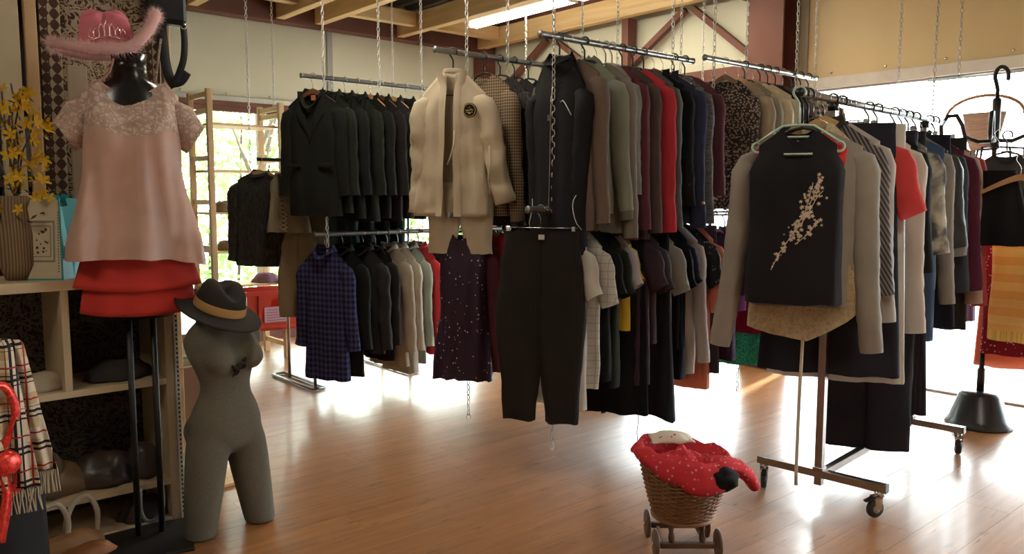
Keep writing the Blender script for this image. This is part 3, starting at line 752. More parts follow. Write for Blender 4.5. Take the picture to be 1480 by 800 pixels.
for i in range(9):
    top('suit_jacket', 'dark jacket farther along the back left rail, behind the karate suit', 'jacket', 'A', 3.44+.15*i, (BLK3, CHAR, BLK)[i % 3], 'dark jackets behind the karate suit', 3, 'grey', sl=.60, sr=(.07, .055), hw=.25, L=.84, t=.045, short='dark jacket farther along the back left rail')
    top('winter_jacket', 'dark jacket farther along the lower back left rail', 'jacket', 'A2', 3.52+.14*i, (CHAR, BLK, BLK2)[i % 3], 'dark jackets on the hidden lower rail', 3, 'grey', sl=.60, sr=(.07, .055), hw=.25, L=.74, t=.045, short='dark jacket on the hidden lower back rail')
# far double rail behind (garment stand)
st = empty('garment_stand', (3.1, 5.6, 0)); tag(st, 'low steel garment stand behind the lower back left rail', 'clothes rack')
for u in (2.62, 3.45):
    MB().tube([(u-3.1+.02, -.32, .012), (u-3.1+.02, .35, .012), (u-3.1+.12, .35, .012), (u-3.1+.12, -.32, .012)], .010, 8, True).build('foot_frame', STEEL, st, True)
    for v in (-.27, .15): MB().tube([(u-3.1+.07, v, .01), (u-3.1+.07, v, 1.66)], .012, 8).build('upright', STEEL, st, True)
for v in (-.27, .15): MB().tube([(-.62, v, 1.68), (.45, v, 1.68)], .013, 10).build('top_rail', BLACKM, st, True)
RAILS.update(H=(5.75, 1.68, 0, 0), H1=(5.33, 1.68, 0, 0))
FUR = F('black_fur', (.012, .011, .010), 'fur', (.05, .046, .042), 1, .7, bump=1)
top('fur_coat', 'black fur jacket hanging before the left window', 'coat', 'H', 2.50, FUR, None, 24, 'wood', sl=.60, sr=(.085, .070), so=.03, hw=.27, L=.68, t=.09, nf=.02, drop=.05, hem=1.05, fold=.008, coll=FUR)
KH = F('olive_linen', (.26, .225, .15), bump=.6)
r_, b_ = top('pinafore_dress', 'olive beige strap top with a laced front, beside the fur jacket', 'dress', 'H1', 2.52, KH, None, 30, 'wire', sl=None, hw=.14, L=.42, t=.05, nf=.16, nw=.10, drop=.01, hem=1.25, waist=.95, fold=.010, strap=True)
lace = MB()
for i in range(8):
    z = -.28-.03*i; lace.tube([(-.03, -.068, z), (.03, -.072, z-.025)], .003, 5); lace.tube([(.03, -.068, z), (-.03, -.072, z-.025)], .003, 5)
lace.build('lacing', F('lace_cord', (.42, .38, .28)), r_, True)
trousers('khaki_trousers', 'crumpled khaki trousers hanging below the laced top', 'H1', 2.60, F('khaki', (.27, .21, .13), bump=.6), .62, .12, group=None, d=32, ztop=-.52, hem=.075, balloon=.04, hk='clip', nohanger=True)
skirt('khaki_skirt', 'olive skirt behind the khaki trousers', 'skirt', 'H1', 2.68, KH, .75, .16, 1.1, d=20)
for i, (u, m, nm) in enumerate(((2.9, F('dark_teal', (.03, .06, .065)), 'dark teal long coat behind the lower back left rail'), (3.03, F('dark_denim', (.03, .045, .06)), 'dark denim coat behind the lower back left rail'), (3.16, BLK2, 'black long coat behind the lower back left rail'), (3.3, MATS['dark_teal'], 'dark teal coat farthest back behind the black jackets'))):
    top('long_coat', nm, 'coat', 'H1', u, m, 'dark coats on the garment stand', 4, 'plastic', sl=.60, hw=.22, L=1.05, t=.045, fold=.012)

# ---- rail B: karate suit and cardigans
def karate():
    loc = (2.72, VB, ZU); rz = radians(-90+33)
    b = Body(hw=.185, L=.80, t=.05, nw=.055, nf=.02, nb=.012, hem=1.18, waist=1.02, fold=.016, kf=3, open=.07, open_b=.10, seed=5, drop=.125, lean=-.02)
    r = b.mesh('karate_suit', CREAM, loc=loc, rz=rz, M=34, N=72); tag(r, 'cream karate suit with a round black chest patch on a hanger', 'karate suit'); mod_solid(r, .004)
    for s, L_, o_ in ((-1, .66, .03), (1, .60, .11)):
        m = sleeve(s, b, L_, .060, .058, o_, ry=.045, seed=3, wr=.012, n=18); sl = m.build('sleeve', CREAM, r, True); mod_solid(sl, .003)
    # broad neck band running down both front edges
    for s in (-1, 1):
        rg = []
        for i in range(25):
            v = i/24; g = b.open+(b.open_b-b.open)*v; a = -pi/2+(g if s > 0 else -g)
            p = b.pt(cos(a), sin(a), v); q = s
            off = .0
            x0 = p.x; zz = p.z
            if v == 0: zz += .012
            nx = b.nw*.9*(1-smooth(0, .10, v))*.6
            yf = b.front(x0+q*.036, max(.02, v)).y
            rg.append([Vector((x0-q*.004+q*nx, p.y-.005, zz)), Vector((x0+q*.016+q*nx, (p.y+yf)/2-.010, zz)), Vector((x0+q*.036+q*nx, yf-.004, zz))])
        MB().loft(rg, False, False, False).build('neck_band', CREAM, r, True)
    MB().lathe([(b.nw*1.10, 0), (b.nw*1.12, .012), (b.nw*1.02, .022)], 20, (0, .004, b.z0-.010), False, 1, .75).build('collar', CREAM, r, True)
    # patch
    c = b.front(.115, .22); pa = MB().cyl((c.x, c.y-.004, c.z), (c.x, c.y+.002, c.z), .040, 28).build('chest_patch', F('patch_black', (.02, .02, .018)), r)
    ye = F('patch_gold', (.55, .42, .16))
    em = MB(); em.tube([(c.x+cos(t*2*pi/28)*.034, c.y-.006, c.z+sin(t*2*pi/28)*.034) for t in range(28)], .002, 5, True)
    em.lathe([(.0001, 0), (.022, 0)], 3, (0, 0, 0), False) if False else None
    em.tube([(c.x-.018, c.y-.006, c.z-.012), (c.x, c.y-.006, c.z+.020), (c.x+.018, c.y-.006, c.z-.012)], .0022, 5, True)
    em.tube([(c.x-.022, c.y-.006, c.z), (c.x-.008, c.y-.006, c.z-.004), (c.x+.008, c.y-.006, c.z+.004), (c.x+.022, c.y-.006, c.z)], .0025, 5)
    em.sphere((c.x, c.y-.006, c.z-.016), (.008, .002, .006), 8, 5); em.build('patch_emblem', ye, pa, True)
    MB().tube([(.03, -.075, -.44), (.035, -.082, -.50), (.01, -.083, -.58), (-.01, -.08, -.62)], .004, 6).build('tie_cord', CREAM, r, True)
    MB().tube([(.225, -.05, -.52), (.235, -.06, -.60), (.22, -.058, -.70), (.23, -.055, -.78)], .004, 6).build('tie_cord', CREAM, r, True)
    MB().box((-.022, .036, -.155), (.022, .040, -.12)).build('neck_label', F('neck_label', (.5, .48, .4)), r)
    trousers('karate_trousers', 'cream karate trousers folded below the karate jacket', None, 0, CREAM, .40, .17, loc=(2.77, VB+.01, ZU), rz=rz, ztop=-.72, hem=.085, nohanger=True, t=.03)
    hanger('plastic', loc, rz, 'black hanger inside the neck of the cream karate suit', .17, .11)
karate()
PB = F('brown_geo_knit', (.33, .24, .15), 'geo', (.09, .06, .045)); RIBB = F('tan_rib', (.28, .21, .14), 'rib')
top('patterned_cardigan', 'brown cardigan with small geometric pattern beside the karate suit', 'cardigan', 'B', 2.94, PB, None, 10, 'plastic', sl=.70, sr=(.075, .055), so=.05, cuff=RIBB, hw=.24, L=.80, t=.05, fold=.008)
top('knit_cardigan', 'black cable knit cardigan behind the brown patterned one', 'cardigan', 'B', 3.06, F('cable_black', (.06, .05, .05), 'cable', (.028, .024, .026)), None, 8, 'plastic', sl=.76, sr=(.075, .058), so=.05, hw=.25, L=.86, t=.05)
top('dark_cardigan', 'plain dark cardigan behind the cable knit one', 'cardigan', 'B', 3.17, CHAR, None, 5, 'plastic', sl=.72, sr=(.070, .055), hw=.25, L=.84, t=.045)
top('navy_cardigan', 'dark navy jumper left of the black track jacket', 'jumper', 'B', 3.28, NAVY, None, 5, 'plastic', sl=.72, sr=(.070, .055), hw=.25, L=.90, t=.045)
top('navy_cardigan', 'second dark navy jumper close behind the track jacket', 'jumper', 'B', 3.40, NAVY, None, 5, 'grey', sl=.72, hw=.25, L=.90, t=.045)
for i, (u, m) in enumerate(((3.55, CHAR), (3.75, BLK), (3.95, PLUM), (4.15, BLK3), (4.35, CHAR), (4.55, PLUM))):
    top('dark_jumper', 'dark jumper hidden in the row behind the near knitwear rail', 'jumper', 'B', u, m, 'dark jumpers behind the knitwear', 3, 'grey', sl=.62, hw=.24, L=.80, t=.045, short='dark jumper hidden in the row behind')

# ---- rail C
r_, b_ = top('track_jacket', 'long black track jacket with white curved piping, first on the near rail', 'jacket', 'C', 2.88, F('track_black', (.010, .010, .014), rough=.75), None, 8, 'plastic', sl=.80, sr=(.058, .045), so=(-.03, -.05), coll=MATS['track_black'], hw=.20, L=.98, t=.060, nf=.03, drop=.15, hem=1.06, fold=.006)
wp = F('white_piping', (.8, .8, .8))
for s in (-1, 1):
    MB().tube([b_.front(s*(.165-.035*sin(pi*q/8)), .60+.25*q/8)+Vector((0, -.006, 0)) for q in range(9)], .0022, 5).build('piping', wp, r_, True)
MB().tube([b_.front(.06+.011*q, .22+.004*q*q/6)+Vector((0, -.006, 0)) for q in range(6)], .003, 5).build('piping', wp, r_, True)
MB().tube([b_.front(0, .05+.13*q)+Vector((0, -.005, 0)) for q in range(7)], .003, 5).build('zip', CHROME, r_, True)
MB().box((-.006, -.088, -.42), (.004, -.08, -.39)).build('zip_pull', CHROME, r_)
CL = [(2.95, TAUPE, 'taupe_jumper', 'taupe fleece sticking out just behind the track jacket', 'jumper', .25, .86, .74, (.055, .045), 3, 'wire', {}),
      (3.06, GGRN, 'hooded_jumper', 'grey green hooded sweatshirt with ribbed cuffs', 'sweatshirt', .22, .78, .68, (.070, .045), 20, 'plastic', dict(hd=True, cuff=F('gg_rib', (.23, .24, .20), 'rib'), so=.06)),
      (3.15, BGREY, 'grey_cardigan', 'brown grey long cardigan behind the hooded sweatshirt', 'cardigan', .24, .88, .82, (.060, .050), 8, 'wire', {}),
      (3.22, GREY, 'grey_jumper', 'light grey soft jumper between brown grey and burgundy', 'jumper', .21, .70, .60, (.060, .045), 5, 'grey', {}),
      (3.27, MAR, 'burgundy_cardigan', 'burgundy long cardigan left of the brown one', 'cardigan', .235, .92, .78, (.055, .045), 5, 'grey', {}),
      (3.35, F('dark_brown_knit', (.085, .055, .05)), 'brown_cardigan', 'dark brown long cardigan left of the red jumper', 'cardigan', .245, .92, .80, (.055, .045), 6, 'plastic', {}),
      (3.44, RED, 'red_jumper', 'bright red long jumper on the near upper rail', 'jumper', .25, .84, .80, (.075, .065), 10, 'plastic', dict(so=.02)),
      (3.53, F('slate', (.10, .105, .11)), 'slate_cardigan', 'slate grey cardigan right of the red jumper', 'cardigan', .245, .88, .78, (.050, .045), 5, 'plastic', {}),
      (3.62, JET, 'black_blazer', 'black blazer between the slate cardigan and the navy one', 'blazer', .24, .80, .66, (.065, .055), 8, 'dark_wood', dict(lap=JET)),
      (3.70, F('navy_blazer', (.03, .035, .075)), 'navy_blazer', 'navy blazer with a gold sleeve button', 'blazer', .26, .84, .78, (.070, .055), 8, 'dark_wood', dict(lap=NAVY)),
      (3.80, F('grey_marl', (.20, .19, .19), 'marl', (.06, .055, .06)), 'marled_jumper', 'grey marled jumper right of the navy blazer', 'jumper', .245, .80, .76, (.065, .055), 6, 'plastic', {}),
      (3.90, F('burgundy_dark', (.10, .03, .042)), 'burgundy_jumper', 'dark burgundy jumper, last on the near knitwear rail', 'jumper', .25, .74, .60, (.060, .048), 8, 'plastic', {})]
for u, m, nm, lab, cat, hw, L, sl, sr, d, hk, kw in CL:
    kw = dict(kw); r_, b_ = top(nm, lab, cat, 'C', u, m, None, d, hk, sl=sl, sr=sr, so=kw.pop('so', .03), hw=hw, L=L, t=.042, fold=.007, **kw)
    if nm == 'navy_blazer':
        for s in (-1, 1): MB().sphere((s*.30, -.055, -.83), .009, 8, 5).build('sleeve_button', plain('brass', (.7, .45, .15), .3, 1), r_, True)
# ---- lower rail C2
r_ = trousers('baggy_trousers', 'baggy dark brown trousers tapering to the ankle, on a clip hanger', 'C2', 2.755, F('dark_stripe_cloth', (.024, .020, .019), 'stripes_v', (.019, .016, .015), 1.6), .97, .19, d=32, hem=.088, balloon=.03, spread=.0, t=.045)
MB().box((.0, -.044, -.15), (.03, -.041, -.125)).build('care_label', F('white_label', (.7, .7, .66)), r_)
WL = F('white_shirt', (.70, .68, .63), 'fine_check', (.42, .42, .42), 1.6, trans=.2)
C2 = [(2.90, WHT, 'white_tee', 'plain white long tee behind the baggy trousers', 't-shirt', .215, .92, .25, .07, 4),
      (2.99, WL, 'checked_shirt', 'white short sleeved shirt with thin grey check', 'shirt', .225, .82, .30, .075, 8),
      (3.08, JET, 'black_blouse', 'black long top between the white check shirt and lilac', 'top', .215, .80, .26, .07, 5),
      (3.15, BLK2, 'black_tee', 'greenish black tee next to the lilac and yellow top', 't-shirt', .215, .84, .26, .07, 5),
      (3.23, F('lilac', (.55, .50, .56), trans=.2), 'lilac_blouse', 'pale lilac top on the lower near rail', 'top', .20, .36, .22, .06, 8),
      (3.26, F('yellow_cloth', (.75, .50, .05), trans=.2), 'yellow_blouse', 'yellow top just showing behind the pale lilac one', 'top', .19, .55, .20, .05, 5),
      (3.36, PLUM, 'plum_dress', 'long dark plum tee dress, lower near rail', 'dress', .24, .86, .24, .075, 12),
      (3.45, F('brown_plum', (.07, .05, .055)), 'brown_blouse', 'dark brown short sleeved top behind the plum dress', 'top', .22, .64, .26, .075, 8),
      (3.56, F('grey_tee_cloth', (.36, .35, .32), trans=.15), 'grey_tee', 'light grey tee with short sleeves, lower near rail', 't-shirt', .225, .66, .28, .075, 14),
      (3.65, JET, 'black_tee', 'black tee with pale piping right of the light grey tee', 't-shirt', .22, .70, .26, .07, 10),
      (3.72, NAVY, 'navy_blouse', 'crumpled navy top right of the light grey tee', 'top', .21, .88, .24, .075, 6),
      (3.80, F('blush_white', (.60, .54, .51), trans=.25), 'white_tunic', 'off white long tunic, lower near rail', 'tunic', .22, .86, .70, .050, 8),
      (3.88, F('black_sequin', (.018, .018, .022), 'sequin', (.35, .35, .35), 1, .6), 'sequin_blouse', 'black glitter short sleeved top above the coral dress', 'top', .23, .40, .26, .075, 14),
      (3.96, F('coral', (.78, .28, .18), trans=.35), 'coral_dress', 'coral orange wrap dress showing below the glitter top', 'dress', .21, .98, .42, .085, 10)]
for u, m, nm, lab, cat, hw, L, sl, r0, d in C2:
    kw = dict(coll=m, plk=((.1, 1.0, 5), BLACKP)) if cat == 'shirt' else {}
    top(nm, lab, cat, 'C2', u, m, None, d, rnd.choice(['plastic', 'wire', 'grey', 'plastic_steel']), sl=sl, sr=(r0, r0*.8), so=.05, hw=hw, L=L, t=.042, fold=.012, **kw)
hat = MB().lathe([(.0001, .10), (.06, .098), (.085, .07), (.09, .01), (.13, 0), (.15, -.012)], 28, (0, 0, 0), False).build('straw_hat', F('straw', (.50, .38, .26)), None, True, (3.95, 2.93, 1.40)); tag(hat, 'beige brimmed hat perched on the lower near rail', 'hat')
skirt('black_skirt', 'long black skirt hanging low under the plum dress', 'skirt', 'C2', 3.30, JET, 1.02, .17, 1.25, d=25)
skirt('black_skirt', 'black draped skirt hanging lowest below the light grey tee', 'skirt', 'C2', 3.52, F('ink', (.022, .022, .03)), 1.05, .17, 1.3, d=20, hemcurve=.05)
skirt('plum_skirt', 'dark plum long skirt behind the coral dress', 'skirt', 'C2', 4.0, PLUM, .88, .16, 1.2, d=10)
MB_ = MB().tube([(0, 0, 0), (.004, 0, -.06), (-.006, 0, -.12), (.006, 0, -.2)], .002, 5).build('ribbon_end', JET, None, True, (3.28, 2.76, .26)); sk_ = bpy.data.objects['black_skirt']; bpy.context.view_layer.update(); MB_.parent = sk_; MB_.matrix_parent_inverse = sk_.matrix_basis.inverted(); MB_['label'] = 'thin dangling black ribbon'
# ---- lower rail B2
r_, b_ = top('sequin_dress', 'dark purple sequin strap dress on a black hanger', 'dress', 'B2', 2.78, F('purple_sequin', (.040, .018, .038), 'sequin', (.8, .65, .75), 1, .55), None, 30, 'plastic', sl=None, hw=.14, L=.84, t=.05, nf=.035, nw=.05, drop=.07, hem=1.3, waist=1.0, fold=.020, kf=6)
top('red_shirt', 'crimson long sleeved blouse behind the purple sequin dress', 'blouse', 'B2', 2.98, F('crimson', (.50, .04, .05), trans=.12), None, 14, 'wood', sl=.76, sr=(.065, .05), so=.12, hw=.20, L=.62, t=.045)
top('maroon_dress', 'maroon dress left of the crimson blouse', 'dress', 'B2', 2.88, MAR, None, 18, 'plastic', sl=None, hw=.17, L=.8, t=.04, strap=True)
for i, (u, m) in enumerate(((3.10, BLK), (3.22, MAR), (3.36, CHAR), (3.52, JET), (3.7, PLUM), (3.9, BLK), (4.1, CHAR), (4.3, JET))):
    top('dark_blouse', 'dark blouse hidden behind the lower near rail', 'blouse', 'B2', u, m, 'dark blouses on the hidden lower rail', 3, 'grey', sl=.55, hw=.21, L=.66, t=.045, short='dark blouse behind the lower near rail')
# heap on the floor
def heap(name, label, cat, loc, r, h, mat, sd, rz=0, parent=None, n=26):
    R = random.Random(sd); rings = []
    for i in range(9):
        q = i/8; ring = []
        for k in range(n):
            a = 2*pi*k/n; f = 1+.22*noise.noise(Vector((cos(a)*1.5+sd, sin(a)*1.5, q*2)))+.10*noise.noise(Vector((cos(a)*5+sd, sin(a)*5, q*4)))
            rr = cos(q*pi/2)**.7; ring.append(Vector((cos(a)*r[0]*rr*f, sin(a)*r[1]*rr*f, .002+h*sin(q*pi/2)*(1+.35*noise.noise(Vector((cos(a)*rr*2+sd, sin(a)*rr*2, 5)))*(1-q*.6)))))
        rings.append(ring)
    o = MB().loft(rings, False, True).build(name, mat, parent, True, loc, rz)
    if parent is None: tag(o, label, cat)
    return o
heap('black_garment_heap', 'crumpled black garment lying on the floor behind the trousers', 'garment', (4.12, 3.78, 0), (.24, .16), .15, F('heap_black', (.02, .018, .022)), 4)
heap('red_cloth', 'small crumpled red cloth beside the black heap on the floor', 'cloth', (4.30, 3.60, 0), (.09, .05), .05, RED, 8)

# ---- rail D
top('leopard_dress', 'long leopard print dress on a dark wooden hanger', 'dress', 'D', 4.20, F('leopard', (.035, .026, .026), 'leopard', (.33, .25, .20)), None, 26, 'dark_wood', sl=.55, sr=(.060, .05), so=.0, hw=.20, L=.78, t=.05, nf=.08, waist=.95, hem=1.05)
DL = [(4.34, F('beige_knit', (.40, .32, .23)), 'beige_cardigan', 'beige cardigan on the light wooden hanger behind the leopard dress', 'cardigan', .22, .60, 'wood'),
      (4.41, F('warm_grey', (.30, .26, .22)), 'brown_grey_jumper', 'warm grey jumper between the beige and cream ones', 'jumper', .23, .60, 'plastic'),
      (4.50, F('cream_fluff', (.62, .52, .34), 'fur', (.72, .62, .45), 1), 'cream_jacket', 'fluffy cream jacket with a button, middle of the far rail', 'jacket', .25, .62, 'wood'),
      (4.58, F('soft_cream', (.60, .52, .40)), 'cream_jumper', 'cream jumper close behind the fluffy cream jacket', 'jumper', .26, .60, 'plastic'),
      (4.67, CHAR, 'charcoal_jumper', 'charcoal jumper right of the fluffy cream jacket', 'jumper', .25, .62, 'plastic'),
      (4.76, F('olive_grey', (.15, .13, .10)), 'olive_jumper', 'dark olive jumper before the checked blouses', 'jumper', .26, .62, 'plastic'),
      (4.85, F('bw_check', (.45, .42, .38), 'gingham', (.04, .035, .035), 1.2), 'checked_blouse', 'black and white checked blouse, far right of the upper rail', 'blouse', .24, .62, 'wire'),
      (4.96, F('cream_check', (.62, .55, .45), 'gingham', (.12, .08, .07), .8), 'checked_shirt', 'cream shirt with big brown check, far right upper rail', 'shirt', .26, .60, 'plastic'),
      (5.07, F('off_white_knit', (.66, .60, .50)), 'off_white_jumper', 'off white jumper at the far end of the upper rail', 'jumper', .25, .60, 'plastic'),
      (5.17, F('rust', (.45, .2, .13)), 'rust_jumper', 'rust coloured jumper, last on the far upper rail', 'jumper', .24, .60, 'plastic')]
for u, m, nm, lab, cat, hw, L, hk in DL: top(nm, lab, cat, 'D', u, m, None, 8, hk, sl=.56, sr=(.065, .05), hw=hw, L=L, t=.042, fold=.007)
D2 = [(4.22, F('aubergine', (.05, .02, .055)), 'purple_dress', 'dark aubergine dress under the leopard print dress', 'dress', .21, .80, .3),
      (4.34, F('violet', (.22, .06, .25), trans=.3), 'violet_blouse', 'bright violet top glowing below the leopard print dress', 'top', .20, .50, .25),
      (4.70, PLUM, 'plum_blouse', 'dark plum top behind the violet one', 'top', .21, .70, .3),
      (4.82, CHAR, 'charcoal_blouse', 'charcoal top on the far lower rail', 'top', .21, .70, .5),
      (4.95, BLK, 'black_blouse', 'black top at the end of the far lower rail', 'top', .21, .66, .5)]
for u, m, nm, lab, cat, hw, L, sl in D2: top(nm, lab, cat, 'D2', u, m, None, 8, 'grey', sl=sl, sr=(.065, .055), hw=hw, L=L, t=.042)
skirt('sequin_skirt', 'emerald green sequin skirt below the grey sweater', 'skirt', 'D2', 4.56, F('emerald_sequin', (.0, .20, .12), 'sequin_full', (.05, .6, .38), 1, .3), .88, .20, 1.1, d=25, fold=.01)
skirt('crimson_skirt', 'crimson velvet skirt above the green sequin one', 'skirt', 'D2', 4.50, F('crimson_velvet', (.30, .01, .05)), .66, .19, 1.1, d=25)

# ================================================================== rolling rack
A4 = radians(5)
rk = empty('rolling_rack', (3.43, 1.80, 0), A4); tag(rk, 'steel rolling garment rack on castors, at the right', 'clothes rack')
SQ = plain('square_tube_steel', (.33, .29, .27), .30, .9, .1)
for i, (x, y0, y1) in enumerate(((0, -.30, .30), (1.22, -.28, .28))):
    ft = MB().box((x-.02, y0, .116), (x+.02, y1, .152), bev=.002).build('foot_bar', SQ, rk)
    MB().box((x-.021, y0-.003, .115), (x+.021, y0, .153)).build('tube_cap', BLACKP, ft)
    MB().box((x-.017, -.017, .08 if i == 0 else .145), (x+.017, .017, 1.79)).build('upright', SQ, rk)
    MB().box((x-.024, -.024, .145), (x+.024, .024, .165), bev=.003).build('socket', SQ, rk)
    for y, a in ((y0+.03, 150 if i == 0 else 205), (y1-.03, 205 if i == 0 else 120)):
        cs = empty('castor', (x, y, 0), radians(a), rk); cs.scale = (1.1, 1.1, 1.1)
        MB().cyl((0, 0, .088), (0, 0, .106), .020, 14).build('swivel_plate', CHROME, cs, True)
        fk = MB(); fk.box((-.004, -.017, .035), (.030, -.013, .090)); fk.box((-.004, .013, .035), (.030, .017, .090)); fk.box((-.004, -.017, .080), (.030, .017, .090)); fk.build('fork', CHROME, cs)
        wm = MB().lathe([(.010, -.012), (.032, -.012), (.037, -.006), (.037, .006), (.032, .012), (.010, .012)], 24); 
        for v in wm.v: v.x, v.y, v.z = v.x+.018, v.z, v.y+.038
        wm.build('wheel', plain('black_rubber', (.03, .03, .03), .6), cs, True)
        hub = MB().cyl((.018, -.0135, .038), (.018, .0135, .038), .017, 16); hub.build('hub', plain('grey_hub', (.4, .4, .4), .4, .4), cs, True)
        if a in (150, 205) and i == 0: MB().beam((.03, 0, .085), (.066, 0, .072), .02, .006).build('brake_lever', BLACKP, cs)
MB().box((.02, -.0175, .108), (1.20, .0175, .142), bev=.002).build('base_bar', SQ, rk)
MB().tube([(-.33, 0, 1.83), (1.50, 0, 1.83)], .0165, 14).build('rail', STEEL, rk, True)
for x in (0, 1.22): MB().tube([(x, 0, 1.78), (x, 0, 1.815)], .024, 12).build('rail_socket', BLACKP, rk, True)
for x in (-.335, 1.505): MB().cyl((x-.006, 0, 1.83), (x+.006, 0, 1.83), .0185, 14).build('end_cap', BLACKP, rk, True)
def ev(u): return 1.80+(u-3.43)*math.tan(A4)
RAILS['E'] = (ev, 1.83, 5, 0)
# first garments, turned towards the viewer
BV = F('black_vest', (.013, .012, .015))
r_, b_ = top('knitted_vest', 'black sleeveless knit top with a pale blossom branch print', 'top', 'E', 3.09, BV, None, 27, 'mint', sl=None, hw=.190, L=.72, t=.075, nf=.055, nb=.02, nw=.08, z0=-.150, drop=.065, waist=.96, hem=1.02, fold=.005, strap=True, short='black vest with blossom print')
MB().tube([Vector((-.055+.011*k, b_.front(-.055+.011*k, .14).y-.005, b_.z0-.105)) for k in range(11)], .0045, 6).build('pale_slot_bar', MATS['mint_plastic'], r_, True)
# blossom print: raised flock pieces following the cloth
fm = MB(); R = random.Random(2)
def flock(x, v, s, rot):
    p = b_.front(x, v)+Vector((0, -.003, 0)); pts = []
    for k in range(10):
        a = rot+2*pi*k/10; rr = s*(1 if k % 2 == 0 else .5); pts.append(p+Vector((cos(a)*rr, 0, sin(a)*rr)))
    fm.add([p+Vector((0, -.002, 0))]+pts, [(0, 1+(k+1) % 10, 1+k) for k in range(10)])
for (x0, v0, x1, v1, n, wd) in ((-.07, .72, .03, .44, 26, .012), (-.02, .58, .10, .34, 34, .028), (.02, .52, .06, .28, 30, .03), (.0, .62, .09, .52, 18, .02), (.05, .40, .10, .26, 18, .02), (-.09, .80, -.06, .70, 5, .004)):
    for i in range(n):
        q = R.random(); flock(x0+(x1-x0)*q+R.uniform(-wd, wd), v0+(v1-v0)*q+R.uniform(-wd, wd)*.8, R.uniform(.004, .011), R.random()*6)
    fm.tube([b_.front(x0+(x1-x0)*k/6, v0+(v1-v0)*k/6)+Vector((0, -.003, 0)) for k in range(7)], .0018, 5)
fm.build('blossom_print', F('flock_beige', (.62, .50, .40)), r_)
GS = F('grey_sweater', (.30, .265, .235), bump=.4)
top('grey_sweater', 'grey brown fine knit sweater with long sleeves behind the black vest', 'sweater', 'E', 3.175, GS, None, 28, 'plastic', sl=.86, sr=(.070, .052), so=(.11, .06), hw=.275, L=.74, t=.05, drop=.07, z0=-.150, fold=.006)
top('red_blouse', 'red top peeping out at the shoulders of the black vest', 'top', 'E', 3.125, F('scarlet', (.60, .04, .04)), None, 26, 'plastic', sl=None, hw=.178, L=.30, t=.03, strap=False, drop=.075, z0=-.155)
LACE = F('cream_lace', (.66, .52, .32), 'lace', (.50, .38, .22), 1, trans=.3)
r_, b_ = top('lace_blouse', 'cream lace camisole with a scalloped pointed hem', 'camisole', 'E', 3.23, LACE, None, 27, 'wire', sl=None, hw=.185, L=.83, t=.07, strap=True, nf=.12, hem=1.35, fold=.014, hemcurve=.10, asym=.06)
MB().tube([(-.02, -.07, -.93), (-.015, -.075, -1.05), (-.02, -.07, -1.3), (-.022, -.07, -1.62), (-.02, -.07, -1.68)], .007, 6, r2=.002).build('tie_ribbon', F('ribbon_cream', (.60, .52, .42)), r_, True)
EL = [(3.34, F('stripe_grey', (.22, .18, .165), 'diag', (.035, .035, .045), 1.0), 'striped_blouse', 'dark blouse with grey diagonal stripes and cuffs', 'blouse', .235, .72, .66, .080, .06, 16, 'wood', dict(coll=CHAR)),
      (3.42, F('grey_white', (.50, .46, .43), trans=.15), 'beige_cardigan', 'beige grey long cardigan behind the striped blouse', 'cardigan', .25, .84, .78, .06, .05, 12, 'plastic', {}),
      (3.52, F('red_tee', (.66, .07, .07), trans=.2), 'red_tee', 'red short sleeved t-shirt on the rolling rack', 't-shirt', .285, .60, .32, .085, .08, 16, 'plastic', {}),
      (3.62, JET, 'black_dress', 'black sleeveless dress between the red tee and orange top', 'dress', .20, .95, None, .06, .05, 10, 'plastic_steel', dict(strap=True)),
      (3.72, F('orange_cloth', (.72, .20, .11), trans=.3), 'orange_blouse', 'orange wrap top on a light wooden hanger, rolling rack', 'top', .19, .34, None, .06, .05, 14, 'wood', dict(strap=True, nf=.16)),
      (3.84, F('ecru_knit', (.58, .51, .45), trans=.1), 'ecru_sweater', 'ecru long sleeved sweater right of the orange top', 'sweater', .235, .90, .88, .070, .05, 12, 'plastic', {}),
      (3.95, JET, 'black_tunic', 'black tunic behind the ecru sweater', 'tunic', .235, .95, .6, .06, .05, 8, 'plastic', {}),
      (4.07, F('bleached_denim', (.10, .105, .11), 'bleach', (.62, .60, .52), 1), 'denim_jacket', 'bleached grey denim jacket with cream patches', 'jacket', .235, .56, .52, .085, .06, 18, 'wire', dict(coll=MATS['bleached_denim'] if 'bleached_denim' in MATS else None)),
      (4.18, F('denim_blue', (.05, .09, .17)), 'denim_dress', 'blue denim dress below and behind the bleached jacket', 'dress', .235, 1.05, None, .06, .05, 12, 'plastic', {}),
      (4.29, F('grey_taupe', (.27, .24, .22)), 'taupe_cardigan', 'grey taupe cardigan right of the bleached jacket', 'cardigan', .25, .80, .78, .055, .05, 6, 'plastic', {}),
      (4.39, F('black_leather', (.03, .03, .033), rough=.4), 'leather_jacket', 'black leather look jacket with a grey cuff edge', 'jacket', .24, .62, .50, .075, .06, 10, 'plastic', dict(cuff=GREY)),
      (4.50, F('dark_denim2', (.045, .05, .065)), 'dark_denim_shirt', 'dark denim shirt with pale seams', 'shirt', .25, .76, .74, .065, .05, 6, 'plastic', dict(coll=NAVY)),
      (4.61, F('wine', (.09, .015, .04)), 'wine_coat', 'wine red velvet coat toward the far end of the rolling rack', 'coat', .26, .86, .74, .085, .06, 8, 'dark_wood', {}),
      (4.72, F('blush_knit', (.55, .40, .33), trans=.15), 'blush_cardigan', 'blush beige long sleeved cardigan at the rolling rack end', 'cardigan', .26, .84, .82, .065, .05, 8, 'plastic', {}),
      (4.82, F('red_satin', (.45, .03, .04), rough=.35, trans=.15), 'satin_blouse', 'shiny red satin blouse, last on the rolling rack', 'blouse', .265, .86, .84, .06, .05, 6, 'plastic', {})]
